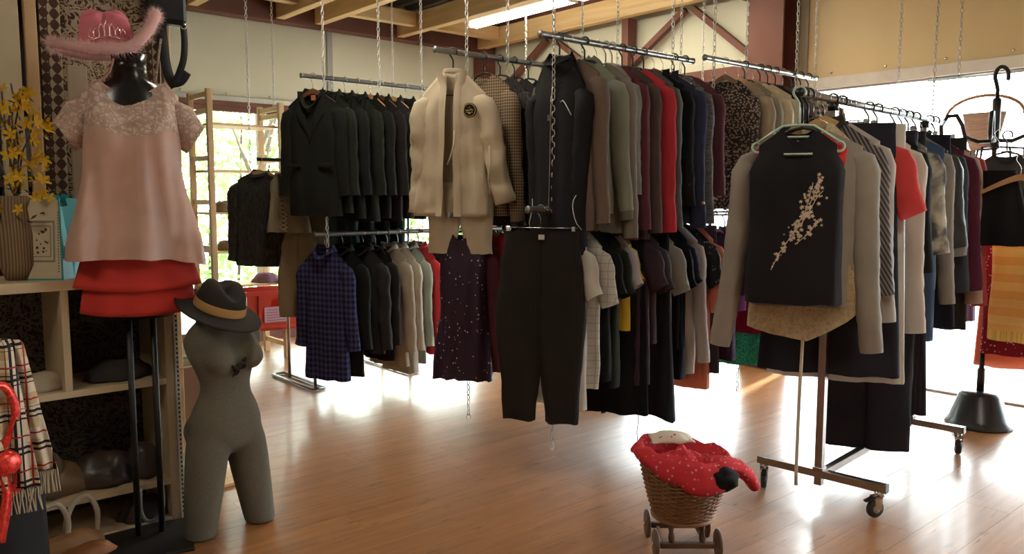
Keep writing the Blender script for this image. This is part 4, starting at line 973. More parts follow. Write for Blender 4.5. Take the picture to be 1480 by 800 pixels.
for u, m, nm, lab, cat, hw, L, sl, r0, so, d, hk, kw in EL:
    top(nm, lab, cat, 'E', u, m, None, d, hk, sl=sl, sr=(r0, r0*.78), so=so, hw=hw, L=L, t=.045, fold=.010, **kw)
skirt('navy_skirt', 'wide dark navy skirt hanging behind the lace top', 'skirt', 'E', 3.47, F('navy_skirt_cloth', (.020, .022, .034)), 1.12, .24, 1.25, d=22, fold=.014)
skirt('white_slip', 'white slip showing along the navy skirt hem', 'skirt', 'E', 3.56, WHT, 1.16, .25, 1.2, d=20, fold=.016)
trousers('wide_trousers', 'wide black velvet trousers reaching almost to the floor', 'E', 3.98, F('velvet_black', (.022, .020, .030)), 1.58, .17, d=22, hem=.105, spread=-.03, t=.06)
skirt('black_skirt', 'long black pleated skirt next to the wide velvet trousers', 'skirt', 'E', 4.10, F('pleat_black', (.025, .022, .030), 'rib', (.016, .015, .02), .5), 1.42, .17, 1.3, d=16, fold=.02)
skirt('dark_skirt', 'dark denim skirt between the taupe cardigan and leather jacket', 'skirt', 'E', 4.42, NAVY, 1.0, .19, 1.3, d=12)
skirt('charcoal_skirt', 'charcoal skirt under the wine red coat', 'skirt', 'E', 4.72, CHAR, 1.05, .19, 1.2, d=8)

# ================================================================== coat stand with cone foot
ct = empty('coat_stand', (5.36, 1.79, 0)); tag(ct, 'dark coat stand with hooked arms on a black cone foot', 'coat stand')
MB().lathe([(.0001, .0), (.185, 0), (.19, .012), (.165, .05), (.115, .195), (.10, .212), (.0001, .215)], 36).build('cone_foot', plain('black_cone', (.035, .035, .04), .28), ct, True)
MB().tube([(0, 0, .2), (0, 0, .35), (0, 0, .36), (0, 0, 1.95)], [.022, .022, .015, .013], 12).build('pole', BLACKM, ct, True)
MB().tube([(0, 0, 1.68), (0, 0, 1.69), (0, 0, 1.98), (0, 0, 1.99)], [.014, .024, .024, .014], 12).build('sleeve_collar', BLACKM, ct, True)
q = radians(49-90)
tip = [Vector((0, 0, 1.98)), Vector((0, 0, 2.04))]+[Vector((.02+.04*cos(a), 0, 2.115+.055*sin(a))) for a in [radians(x) for x in range(215, -40, -20)]]
o = MB().tube(tip, .012, 8).build('top_hook', BLACKM, ct, True); o.rotation_euler.z = q
for k, a in enumerate((180, 60, 300, 235)):
    pts = [Vector((.0, 0, 1.74)), Vector((.10, 0, 1.73)), Vector((.18, 0, 1.76)), Vector((.20, 0, 1.83)), Vector((.235, 0, 1.885)), Vector((.29, 0, 1.88)), Vector((.325, 0, 1.82)), Vector((.32, 0, 1.76)), Vector((.29, 0, 1.735)), Vector((.265, 0, 1.745))]
    o = MB().tube(pts, .0125, 8).build('hooked_arm', BLACKM, ct, True); o.rotation_euler.z = radians(a)+q
    o = MB().tube([(.0, 0, 1.70), (.15, 0, 1.69), (.17, 0, 1.60), (.13, 0, 1.56), (.10, 0, 1.58)], .007, 8).build('lower_hook', BLACKM, ct, True); o.rotation_euler.z = radians(a+35)+q
RAILS['S'] = (1.60, 1.74, 0, 0)
top('dark_blouse', 'dark grey ruched blouse hanging on the coat stand', 'blouse', 'S', 4.98, F('grey_ruched', (.07, .065, .06)), None, 20, 'plastic', sl=None, hw=.16, L=.38, t=.07, strap=True, fold=.015, drop=.05)
hanger('wood', (4.80, 1.47, 1.60), radians(-75), 'light wooden hanger tilted in front of the coat stand', .24, .10)
skirt('black_skirt', 'short black flared skirt hanging on the coat stand', 'skirt', 'S', 4.86, JET, .40, .09, 2.0, d=20, ztop=-.20, fold=.015, t=.07)
RAILS['S2'] = (1.44, 1.50, 0, 0)
YK = F('yellow_knit', (.82, .60, .28), 'stripes_h', (.78, .46, .18), .35, trans=.6)
r_, b_ = top('yellow_knit', 'amber striped knit jumper with ribbed hem, glowing in the backlight', 'jumper', 'S2', 5.12, YK, None, 22, 'plastic', sl=None, hw=.25, L=.74, t=.07, drop=.05, fold=.012, hem=.95)
MB().loft([[b_.pt(cos(2*pi*k/34-pi/2), sin(2*pi*k/34-pi/2), 1)+Vector((0, 0, -z)) for k in range(34)] for z in (0, .03, .06)], False, False).build('ribbed_hem', F('yellow_rib', (.80, .55, .16), 'rib', (.6, .4, .12), trans=.5), r_, True)
RAILS['S3'] = (1.60, 1.35, 0, 0)
top('dark_red_blouse', 'dark red dotted blouse left of the amber knit', 'blouse', 'S3', 5.35, F('red_dots', (.28, .02, .05), 'dots', (.7, .6, .6)), None, 15, 'plastic', sl=None, hw=.2, L=.78, t=.05)
skirt('coral_skirt', 'coral red skirt hem below the amber knit', 'skirt', 'S3', 5.5, MATS['coral'], .88, .24, 1.1, d=15)
# far low rail beside the shop window
o = MB().tube([(5.72, 2.4, 1.25), (5.72, .5, 1.25)], .014, 10).build('low_rail', STEEL, None, True); tag(o, 'low pipe rail close to the shop window', 'clothes rail')
for v, lb in ((2.3, 'left'), (.62, 'right')): chain(5.72, v, ZC, .6, 'chain carrying the %s end of the low window rail' % lb, ring=False)
R = random.Random(4)
CN = ['teal', 'charcoal', 'dusky purple', 'grey', 'slate blue', 'plum', 'coral', 'dusky purple', 'navy', 'faded lilac']
ORD = ['leftmost', 'second', 'third', 'fourth', 'fifth', 'sixth', 'seventh', 'eighth', 'ninth', 'tenth', 'eleventh', 'twelfth', 'thirteenth', 'rightmost']
cols = [F('teal_small', (.05, .32, .33), trans=.2), CHAR, F('dusk_purple', (.20, .13, .22), trans=.2), GREY, F('slate_blue', (.12, .14, .22)), PLUM, F('coral2', (.6, .16, .12), trans=.3), MATS['dusk_purple'] if 'dusk_purple' in MATS else CHAR, NAVY, F('faded_lilac', (.30, .24, .33), trans=.2)]
for i in range(14):
    v = 2.25-.115*i; m = cols[i % len(cols)]
    skirt('child_skirt', 'small %s garment, %s on the low rail by the shop window' % (CN[i % 10], ORD[i]), 'garment', 'S', 5.72, m, R.uniform(.62, .82), .06, 1.1, group='small garments on the low window rail', nohanger=True, ztop=0, t=.03, kf=3, fold=.008)
    bpy.context.scene.collection.objects[-2].location = (5.72, v, 1.22); bpy.context.scene.collection.objects[-2].rotation_euler.z = R.uniform(-.3, .3)
bag = empty('straw_bag', (5.72, 1.98, 1.70)); tag(bag, 'pale straw bag with an arched wooden handle before the window', 'bag')
RS = F('pale_straw', (.62, .45, .36), 'marl', (.5, .36, .28), .4, trans=.3)
MB().loft([[Vector((sx*cos(2*pi*k/20)*.4, sx*spow(sin(2*pi*k/20), .7), z)) for k in range(20)] for sx, z in ((.07, 0), (.085, .03), (.13, .24))], False, True).build('bag_body', RS, bag, True)
MB().tube([Vector((0, .23*cos(a), .22+.13*sin(a))) for a in [pi*k/14 for k in range(15)]], .010, 8).build('arched_handle', HWOOD, bag, True)

# ================================================================== doll pram
pr = empty('doll_pram', (2.55, 1.91, 0), math.atan2(-.155, .18)); tag(pr, 'wicker doll pram on four wooden wheels, filled with clothes', 'doll pram')
# local x: along the axles (to the right), -y: towards the viewer
DW = plain('dark_stained_wood', (.13, .07, .045), .45, scale=30)
for y in (-.098, .098):
    ax = MB().box((-.105, y-.012, .040), (.105, y+.012, .062), bev=.003).build('axle_bar', DW, pr)
    for s in (-1, 1):
        wm = MB().lathe([(.0001, -.007), (.052, -.007), (.057, -.004), (.057, .004), (.052, .007), (.0001, .007)], 28)
        for v in wm.v: v.x, v.z = v.z+s*.122, v.x+.057
        wh = wm.build('wheel', DW, pr, True)
        MB().cyl((s*.132-.004, y*0, .057), (s*.132+.004, 0, .057), .008, 10).build('wheel_hub', CHROME, wh, True); wh.location.y = y
        p = MB().tube([(s*.06, y, .06), (s*.06, y*.95, .08), (s*.06, y*.9, .10), (s*.06, y*.85, .12), (s*.06, y*.8, .155)], [.010, .013, .009, .013, .010], 10); p.build('turned_post', DW, pr, True)
for s in (-1, 1): MB().beam((s*.08, -.098, .045), (s*.08, .098, .045), .012, .010).build('side_stretcher', plain('mid_wood', (.30, .19, .11), .5), pr)
bs = empty('wicker_basket', (0, 0, 0), 0, pr)
WK = plain('wicker', (.27, .13, .06), .55, scale=30, var=.35)
def bas(q, a, o=0.0):
    q_ = max(q, 0)**.8; rx = .115+.060*q_+o; ry = .125+.075*q_+o
    tilt = .02*cos(a)*-1
    return Vector((cos(a)*rx, sin(a)*ry-.01, .152+q*(.215+tilt-.012*sin(a))))
wk = MB(); ns = 34
for i in range(27):
    q = i/26; pts = []
    for k in range(ns*3):
        a = 2*pi*k/(ns*3); pts.append(bas(q, a, .0045*cos(a*ns/2*1.0+(pi if i % 2 else 0))))
    wk.tube(pts, .0042, 5, True)
wk.build('woven_strands', WK, bs, True)
sk = MB()
for k in range(ns): sk.tube([bas(q/6, 2*pi*(k+.25)/ns) for q in range(7)], .0028, 5)
sk.build('stakes', WK, bs, True)
rm = MB()
for t_ in range(3): rm.tube([bas(1.02, 2*pi*k/90)+Vector((.006*cos(2*pi*t_/3+k*.7)*cos(2*pi*k/90), .006*cos(2*pi*t_/3+k*.7)*sin(2*pi*k/90), .006*sin(2*pi*t_/3+k*.7))) for k in range(90)], .0050, 5, True)
rm.build('braided_rim', WK, bs, True)
for t_ in range(2): MB().tube([bas(-.02+.0*t_, 2*pi*k/60, .006)+Vector((0, 0, -.004*t_)) for k in range(60)], .006, 6, True).build('base_ring', WK, bs, True)
MB().lathe([(.0001, .150), (.11, .150)], 24, (0, -.01, 0), False, 1, 1.08).build('base_board', WK, bs)
# clothes in the basket
RC = F('red_star_cloth', (.62, .035, .05), 'dots', (.70, .30, .28), 1.1, trans=.1)
def drape(name, label, cat, fn, nu, nv, mat, loc, rz, thick=.004):
    V = [fn(i/nu, j/nv) for i in range(nu+1) for j in range(nv+1)]
    Fs = [(i*(nv+1)+j, i*(nv+1)+j+1, (i+1)*(nv+1)+j+1, (i+1)*(nv+1)+j) for i in range(nu) for j in range(nv)]
    o = mesh(name, V, Fs, mat, None, True, loc, rz); mod_solid(o, thick); tag(o, label, cat); return o
def red_fn(i, j):
    a = 2*pi*i; r = j
    R0 = bas(1.0, a, .012); cx = R0.x*r; cy = R0.y*r; top_ = .355+.055*(1-r)+.02*cos(a+2.2)
    if r > .80:
        q = (r-.80)/.20; cx = R0.x*(.80+.31*q**.5); cy = R0.y*(.80+.31*q**.5)
        top_ = .412-.02*cos(a)-(.062+.034*sin(a*1.0+2.4)+.02*sin(3*a))*q**1.8
    n_ = noise.noise(Vector((cos(a)*r*4, sin(a)*r*4, 1.3)))*.020+noise.noise(Vector((cos(a)*r*9, sin(a)*r*9, 4)))*.008
    z = top_+n_-(.05*math.exp(-((cx+.05)**2+(cy-.06)**2)/.004))
    return Vector((cx, cy, z))
PL, PR = (2.55, 1.91, 0), math.atan2(-.155, .18)
drape('red_garment', 'red garment with small white stars draped over the pram basket', 'garment', red_fn, 60, 22, RC, PL, PR)
slv = MB(); rings = []
cp = [(.06, -.13, .39), (.13, -.12, .385), (.19, -.10, .365), (.235, -.085, .325), (.258, -.08, .285)]
for i, c in enumerate(cp):
    q = i/4; t = Vector(cp[min(4, i+1)])-Vector(cp[max(0, i-1)]); t.normalize(); a1 = Vector((0, 1, 0)); a2 = t.cross(a1).normalized()
    rings.append([Vector(c)+a1*cos(2*pi*k/18)*(.070-.012*q)+a2*sin(2*pi*k/18)*(.022+.006*sin(3*q))+Vector((0, 0, .006*noise.noise(Vector((k*.7, q*5, 0))))) for k in range(18)])
o = slv.loft(rings, False, True).build('red_sleeve', RC, bpy.data.objects['red_garment'], True)
def dark_fn(i, j):
    x = .02+.125*i; y = -.215-.012*sin(3*i)+.05*(i)**2; z = .395-.115*j*(.4+.6*sin(pi*min(1, .15+i*.8)))
    return Vector((x, y-.012*sin(pi*j), z))
dg = heap('dark_garment', 'dark garment bulging over the front rim of the pram basket', 'garment', (0, 0, 0), (.075, .050), .055, JET, 71); dg.rotation_euler = (radians(62), 0, PR)
dg.location = Matrix.Rotation(PR, 4, 'Z') @ Vector((.100, -.168, .338))+Vector(PL)
def white_fn(i, j):
    x = -.12+.17*i; y = .01+.13*j; return Vector((x, y, .425+.03*sin(pi*i)*sin(pi*j)+.012*noise.noise(Vector((i*4, j*4, 2)))))
drape('white_garment', 'pale blouse with small red hearts on top in the pram', 'garment', white_fn, 18, 14, F('white_hearts', (.68, .58, .50), 'dots', (.55, .06, .08), .6), PL, PR)

# ================================================================== wooden shelf frames at the left window
fr = empty('pine_rack', (2.75, 6.78, 0)); tag(fr, 'open pine shelf rack standing before the left window', 'shelf rack')
for u, top_z in ((-.31, 2.27), (.30, 2.20)):
    for y in (-.22, .20):
        MB().box((u-.022, y-.022, 0), (u+.022, y+.022, top_z), bev=.002).build('post', TIMBER_Z, fr)
    for z in (.12, .66, .98, 1.36, 1.72, 2.10, top_z-.04): MB().box((u-.012, -.20, z-.02), (u+.012, .18, z+.02)).build('rung', TIMBER_V, fr)
for z in (.27, .66, .95, 1.27, 1.62, 2.0): MB().box((-.29, -.20, z-.012), (.29, .19, z+.006), bev=.001).build('shelf_board', TIMBER_U if z > .3 else WHITEP, fr)
heap('folded_jeans', 'folded blue grey clothes on the low shelf before the left window', 'folded clothes', (2.82, 6.72, .956), (.20, .12), .11, F('blue_grey', (.12, .14, .18)), 12)
heap('summer_hat', 'small brown hat on the pine shelf, above the other hat', 'hat', (2.58, 6.70, 1.276), (.09, .09), .09, F('brown_felt', (.16, .11, .07)), 13)
heap('summer_hat', 'small brown shoe heap on the pine shelf by the fur jacket', 'shoes', (2.60, 6.70, .956), (.08, .07), .08, F('brown_felt2', (.18, .12, .06)), 14)
heap('purple_clothes', 'small purple folded clothes above the red crate', 'folded clothes', (2.93, 6.68, .666), (.12, .10), .08, F('mauve', (.30, .18, .24)), 15)
cr = empty('red_crate', (2.98, 6.60, .28), radians(-8)); tag(cr, 'red plastic crate with a pink paper label on the white shelf', 'crate')
CRM = plain('crate_red', (.62, .06, .035), .45)
m = MB(); Wc, Dc, Hc = .30, .20, .33
m.box((-Wc, -Dc, 0), (Wc, Dc, .012)); m.box((-Wc, -Dc, 0), (-Wc+.012, Dc, Hc)); m.box((Wc-.012, -Dc, 0), (Wc, Dc, Hc)); m.box((-Wc, Dc-.012, 0), (Wc, Dc, Hc))
m.box((-Wc, -Dc, 0), (Wc, -Dc+.010, .20)); m.box((-Wc, -Dc, .20), (-.10, -Dc+.010, Hc)); m.box((.10, -Dc, .20), (Wc, -Dc+.010, Hc)); m.box((-.10, -Dc, .27), (.10, -Dc+.010, Hc))
m.build('crate_shell', CRM, cr)
m = MB(); m.box((-Wc-.008, -Dc-.008, Hc-.03), (Wc+.008, -Dc+.0, Hc+.004)); m.box((-Wc-.008, -Dc, Hc-.03), (-Wc, Dc, Hc+.004)); m.box((Wc, -Dc, Hc-.03), (Wc+.008, Dc, Hc+.004)); m.box((-Wc-.008, Dc, Hc-.03), (Wc+.008, Dc+.008, Hc+.004)); m.build('rim', CRM, cr)
MB().box((-Wc-.008, -Dc-.006, .02), (Wc+.008, -Dc, .035)).build('lower_rim', CRM, cr)
for x in (-.295, -.2, .2, .285): MB().box((x-.006, -Dc-.008, .035), (x+.006, -Dc, Hc-.03)).build('side_rib', CRM, cr)
lb = MB().box((-.16, -Dc-.006, .07), (.05, -Dc-.001, .20)).build('paper_label', F('pink_paper', (.72, .42, .50)), cr)
lt = MB()
for i in range(5): lt.box((-.145, -Dc-.0068, .085+.022*i), (-.145+(.17, .12, .15, .10, .16)[i], -Dc-.006, .089+.022*i))
lt.build('label_lines', F('ink_grey', (.2, .12, .16)), lb)

# ================================================================== shelf unit, left foreground
su = empty('shelf_unit', (.40, 3.52, 0)); tag(su, 'pale birch shelf unit with open cells at the left', 'shelf unit')
D_ = .38
def pz(x0, x1, z0, z1, nm, mt, y0=0.0, y1=D_): return MB().box((x0, y0, z0), (x1, y1, z1), bev=.0015).build(nm, mt, su)
pz(-.62, .72, 1.035, 1.075, 'top_board', PINE); pz(.685, .72, 0, 1.035, 'side_panel', BIRCH_Z); pz(-.62, -.585, 0, 1.035, 'side_panel', BIRCH_Z)
pz(-.585, .685, .605, .632, 'shelf_board', PINE); pz(-.585, .685, .165, .192, 'shelf_board', PINE); pz(-.585, .685, 0.0, .02, 'bottom_board', PINE)
pz(.300, .328, .632, 1.035, 'divider', BIRCH_Z); pz(-.20, -.172, .02, .605, 'divider', BIRCH_Z)
ps = pz(.722, .742, .0, 1.02, 'perforated_strip', WHITEP, -.005, .02)
hl = MB()
for i in range(48): hl.box((.729, -.0062, .03+.02*i), (.735, -.0048, .04+.02*i))
hl.build('strip_holes', BLACKM, ps)
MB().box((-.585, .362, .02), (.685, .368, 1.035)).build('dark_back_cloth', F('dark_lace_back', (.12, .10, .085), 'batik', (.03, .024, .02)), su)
# hanging batik textile
def textile(name, x0, x1, m, parent=None):
    V = []; nx, nz = 10, 40
    for j in range(nz+1):
        for i in range(nx+1):
            x = x0+(x1-x0)*i/nx; z = .06+3.0*j/nz; V.append((x, .012*sin(x*22)*(1-j/nz*.6)+.006*sin(z*5+x*9), z))
    Fs = [(j*(nx+1)+i, j*(nx+1)+i+1, (j+1)*(nx+1)+i+1, (j+1)*(nx+1)+i) for j in range(nz) for i in range(nx)]
    return mod_solid(mesh(name, V, Fs, m, parent), .002)
tx = empty('batik_hanging', (.76, 3.955, 0)); tag(tx, 'long brown and cream patterned textile hanging behind the pink blouse', 'wall hanging')
BC, BD = (.40, .32, .23), (.075, .04, .028)
textile('patterned_field', .085, .43, F('batik_field', BC, 'batik', BD), tx)
textile('patterned_border', .0, .085, F('batik_border', BC, 'border', BD), tx); textile('patterned_border', .43, .49, MATS['batik_border'], tx)
MB().cyl((-.06, 0, 3.07), (.56, 0, 3.07), .012, 10).build('hanging_rod', TIMBER_U, tx, True)
for u, w_, m, lb in ((.60, .08, plain('cream_post', (.50, .42, .28), .6), 'cream painted upright at the left edge of the picture'), (.70, .045, TIMBER_Z, 'bare pine upright left of the patterned textile'), (1.27, .035, TIMBER_Z, 'thin pine upright carrying the black shoulder bag')):
    o = MB().box((u, 3.965 if u > 1 else 3.90, 0), (u+w_, 4.01 if u > 1 else 3.945, 3.08), bev=.003).build('upright_post', m); tag(o, lb, 'post')
o = MB().box((.83, 3.80, 1.076), (.905, 3.82, 1.95), bev=.003).build('beige_board', F('beige_board_cloth', (.42, .33, .25))); tag(o, 'narrow beige board standing behind the pink blouse', 'board')
# dim storage behind the posts
sb = empty('storage_rack', (.55, 4.55, 0)); tag(sb, 'dim brown storage rack behind the pine upright, far left', 'shelf rack')
for z in (.4, .95, 1.45, 1.85, 2.35): MB().box((-.5, -.2, z), (.45, .2, z+.03)).build('shelf_board', DARKWOOD, sb)
for x in (-.5, .43): MB().box((x, -.2, 0), (x+.03, .2, 2.7)).build('post', DARKWOOD, sb)
MB().box((-.5, .18, 0), (.45, .2, 2.7)).build('back_board', DARKWOOD, sb)
for k, (x, z, c) in enumerate(((.30, 1.88, (.03, .03, .035)), (.25, 1.48, (.10, .10, .10)), (.2, .98, (.05, .03, .03)))):
    heap('stored_bag', ('black bag on the upper level of the dim rack', 'grey bag on the middle level of the dim rack', 'dark brown bag on the lower level of the dim rack')[k], 'bag', (.55+x, 4.50, z), (.13, .12), .26, F('stored%d' % k, c), 20+k)
# black shoulder bag hung at the top
cb_ = empty('shoulder_bag', (1.30, 3.90, 2.17)); tag(cb_, 'black shoulder bag with wide straps hanging beside the textile', 'bag')
MB().box((-.11, -.04, .02), (.055, .045, .26), bev=.02).build('bag_body', F('nylon_black', (.016, .016, .018), rough=.6), cb_)
MB().box((-.07, -.052, .15), (.05, -.035, .235), bev=.008).build('front_flap', MATS['nylon_black'], cb_)
def strap(pts, wd, m, name, parent, up=(0, 1, 0), th=.004):
    P = [Vector(p) for p in pts]; pts = []
    for i in range(len(P)-1):
        a, b, c, d = P[max(i-1, 0)], P[i], P[i+1], P[min(i+2, len(P)-1)]
        for k in range(4):
            t = k/4; pts.append(.5*((2*b)+(c-a)*t+(2*a-5*b+4*c-d)*t*t+(3*b-a-3*c+d)*t**3))
    pts.append(P[-1]); rg = []
    for i, p in enumerate(pts):
        t = (pts[min(i+1, len(pts)-1)]-pts[max(i-1, 0)]).normalized(); sd = t.cross(Vector(up)).normalized()*wd/2; u = Vector(up)*th/2
        rg.append([p-sd-u, p+sd-u, p+sd+u, p-sd+u])
    return MB().loft(rg).build(name, m, parent, True)
strap([(-.055, 0, .03), (-.05, -.005, -.06), (-.045, -.01, -.15), (-.03, -.012, -.22), (-.005, -.012, -.26)], .045, MATS['nylon_black'], 'wide_strap', cb_)
strap([(.045, 0, .03), (.045, -.01, -.05), (.035, -.018, -.13), (.015, -.02, -.19), (-.01, -.022, -.245)], .03, MATS['nylon_black'], 'wide_strap', cb_)
strap([(-.02, -.02, -.25), (.02, -.02, -.235), (.05, -.02, -.19)], .035, MATS['nylon_black'], 'strap_end', cb_)
MB().tube([(.045+.012*cos(a), -.004, .02+.012*sin(a)) for a in [2*pi*k/10 for k in range(10)]], .003, 6, True).build('ring', CHROME, cb_, True)
heap('woven_bag', 'small brown woven bag below the black shoulder bag', 'bag', (1.20, 3.88, 1.78), (.055, .04), .13, F('woven_brown', (.20, .13, .09), 'marl', (.5, .42, .34), 1), 31)
strap([(1.20, 3.88, 1.88), (1.215, 3.885, 1.98), (1.24, 3.89, 2.12)], .010, MATS['woven_brown'], 'woven_bag_cord', None)
bpy.data.objects['woven_bag_cord'].parent = bpy.data.objects['woven_bag']; bpy.data.objects['woven_bag_cord'].matrix_parent_inverse = Matrix.Translation((-1.20, -3.88, -1.78))

# ------------------------------------------------------------------ turquoise bag and flowers on the shelf
gb = empty('gift_bag', (.705, 3.66, 1.076), radians(-38)); tag(gb, 'turquoise paper bag with a printed cream front on the shelf unit', 'bag')
TQ = plain('turquoise_paper', (.01, .27, .30), .5); CRP = plain('cream_print', (.50, .42, .29), .5)
m = MB(); a, t_, h = .085, .072, .32
m.add([(-a, -a, 0), (a, -a, 0), (a, a, 0), (-a, a, 0), (-t_, -t_+.012, h), (t_, -t_+.01, h), (t_, t_, h), (-t_, t_, h), (a*1.01, 0, 0), (t_*.62, 0, h), (-a, 0, 0), (-t_*.62, 0, h)],
      [(3, 2, 1, 0), (0, 1, 5, 4), (1, 8, 9, 5), (8, 2, 6, 9), (2, 3, 7, 6), (3, 10, 11, 7), (10, 0, 4, 11)])
mod_solid(m.build('bag_body', TQ, gb), .002)
fp = MB().add([(-a+.004, -a-.0015, .006), (a-.006, -a-.0015, .006), (t_-.004, -t_+.0085, h-.005), (-t_+.004, -t_+.0085, h-.005)], [(0, 1, 2, 3)]).build('printed_front', CRP, gb)
def onfront(x, z): return (x, -a-.0022+(z/h)*(a-t_+.010), z)
pf = MB()
for (x0, x1, z0, z1) in ((-.055, .055, .07, .078), (-.055, .055, .225, .233), (-.055, -.048, .07, .233), (.048, .055, .07, .233), (-.04, .04, .09, .094), (-.04, .04, .21, .214), (-.04, -.036, .09, .214), (.036, .04, .09, .214)):
    pf.add([onfront(x0, z0), onfront(x1, z0), onfront(x1, z1), onfront(x0, z1)], [(0, 1, 2, 3)])
pf.build('frame_print', F('sage_print', (.22, .24, .17)), fp)
pv = MB(); R = random.Random(3)
for i in range(16):
    x, z, s = R.uniform(-.028, .028), R.uniform(.105, .20), R.uniform(.003, .008); q0 = R.random()*6
    pv.add([onfront(x+cos(q0+k*1.05)*s*(1 if k % 2 else .6), z+sin(q0+k*1.05)*s*(1 if k % 2 else .6)) for k in range(6)], [tuple(range(6))])
for i in range(22): pv.add([onfront(.066, .03+.011*i), onfront(.072, .034+.011*i), onfront(.066, .038+.011*i)], [(0, 1, 2)])
pv.build('floral_print', F('dark_print', (.12, .04, .04)), fp)
tp = MB()
for k in range(26):
    x = R.uniform(-.055, .055); y = R.uniform(-.05, .05); tp.add([(x-.02, y, h-.035), (x+.02, y+.01, h-.03), (x+.012, y+.008, h+R.uniform(0, .025)), (x-.014, y, h+R.uniform(-.01, .02))], [(0, 1, 2, 3)])
tp.build('tissue_paper', plain('turquoise_tissue', (.02, .33, .34), .6), gb)
vs = MB().lathe([(.0001, 0), (.055, 0), (.075, .06), (.07, .18), (.05, .28), (.062, .33), (.055, .33), (.045, .27)], 28)
for i, v in enumerate(vs.v): v.x *= 1+.02*sin(v.z*160)
vs = vs.build('wicker_vase', fabric('vase_cane', (.28, .20, .12), 'stripes_v', (.16, .10, .06), 2.2), None, True, (.60, 3.68, 1.076)); tag(vs, 'brown cane vase with dry stalks beside the turquoise bag', 'vase')
fb = empty('forsythia_branches', (.60, 3.68, 1.38)); tag(fb, 'yellow artificial blossom branches standing in the cane vase', 'flowers')
R = random.Random(11); YM = fabric('petal_yellow', (.72, .42, .02), trans=.25); tips = []
for k in range(9):
    a = R.uniform(-.5, 3.4); l = R.uniform(.30, .52); p = Vector((0, 0, 0)); pts = [p.copy()]
    dx = cos(a)*.35*R.random(); dy = -sin(a)*.25*R.random()
    for j in range(7):
        p = p+Vector((dx*l/7+R.uniform(-.012, .012), dy*l/7+R.uniform(-.012, .012), l/7)); pts.append(p.copy())
    MB().tube(pts, .0035, 5).build('branch', BARK, fb, True); tips += pts[1:]
tips = [Vector((R.uniform(-.06, .12), R.uniform(-.16, .04), R.uniform(-.05, .45))) for _ in range(46)]+tips[:14]
bm_ = MB()
for k in range(5):
    a = 2*pi*k/5; d = Vector((cos(a), sin(a), .25)); e = Vector((-sin(a), cos(a), 0))
    bm_.add([Vector((0, 0, 0)), d*.010+e*.0055, d*.019+e*.003, d*.021, d*.019-e*.003, d*.010-e*.0055], [(0, 1, 2, 3, 4, 5)])
first = None
for i, p in enumerate(tips):
    if first is None: first = bm_.build('blossom', YM, fb); o = first
    else: o = first.copy(); COL.objects.link(o); o.parent = fb
    o.location = p; o.rotation_euler = (radians(R.uniform(30, 130)), R.uniform(-.6, .6), R.uniform(-1, 1)); s_ = R.uniform(1.1, 1.6); o.scale = (s_, s_, s_)
lf = MB()
for i in range(60):
    p = Vector((R.uniform(-.07, .12), R.uniform(-.13, .05), R.uniform(-.1, .42))); d = Vector((R.uniform(-1, 1), R.uniform(-1, 1), R.uniform(-1, 1))).normalized()*.018; e = d.orthogonal().normalized()*.006
    lf.add([p-d, p+e, p+d, p-e], [(0, 1, 2, 3)])
tag(lf.build('small_leaves', fabric('dull_leaf', (.06, .06, .02)), fb), kind='stuff')

# ------------------------------------------------------------------ things in the cells
heap('cream_shoes', 'pair of pale cloth shoes in the upper left cell', 'shoes', (.635, 3.62, .633), (.09, .06), .07, F('pale_cloth', (.42, .34, .26)), 41)
heap('dark_hat', 'dark flat cap in the upper right cell of the shelf unit', 'cap', (.93, 3.66, .633), (.14, .09), .075, F('dark_felt', (.05, .042, .036)), 42)
BL_ = plain('brown_leather', (.17, .105, .06), .4, bump=.5); BL2 = plain('dark_leather', (.05, .035, .03), .35, bump=.5)
for k, (x, y, r, h, m, lb) in enumerate(((.66, 3.66, (.14, .10), .12, BL_, 'slouchy brown leather bag on the lower left of the shelf unit'), (.60, 3.62, (.10, .07), .20, F('dull_tan', (.16, .12, .08)), 'dull tan bag partly behind the tartan scarf'), (.86, 3.66, (.13, .10), .13, BL2, 'black leather bag in the middle of the lower shelf'), (1.01, 3.66, (.07, .09), .14, BL2, 'small black leather purse at the right of the lower shelf'))):
    heap('leather_bag', lb, 'bag', (x, y, .193), r, h, m, 50+k)
STRAPM = plain('bone_strap', (.42, .36, .27), .5); GSTR = plain('grey_strap', (.20, .20, .20), .4)
hb = empty('handbag', (.66, 3.44, .0)); tag(hb, 'tan handbag with two bone coloured loop handles on the floor', 'handbag')
heap('bag_body', '', '', (0, 0, 0), (.14, .06), .09, plain('tan_leather', (.30, .15, .06), .5), 61, parent=hb)
for x, a_ in ((-.05, 0), (.06, .02)):
    strap([(x-.055, a_, .05), (x-.06, a_-.01, .12), (x-.03, a_-.015, .20), (x+.02, a_-.015, .22), (x+.055, a_-.01, .15), (x+.05, a_, .05)], .020, STRAPM, 'loop_handle', hb, th=.006)
gh = empty('grey_bag', (.985, 3.50, .0)); tag(gh, 'dark bag with a grey hanging strap under the lower shelf', 'bag')
heap('bag_body', '', '', (0, .10, 0), (.10, .07), .11, BL2, 62, parent=gh)
strap([(-.035, -.02, .19), (-.04, -.03, .10), (-.02, -.035, .05), (.02, -.035, .05), (.05, -.03, .10), (.05, -.02, .20)], .014, GSTR, 'looped_strap', gh, th=.005)
heap('orange_cloth', 'orange brown cloth on the floor under the handles', 'cloth', (.72, 3.37, 0), (.10, .05), .05, plain('orange_leather', (.35, .13, .04), .5), 63)
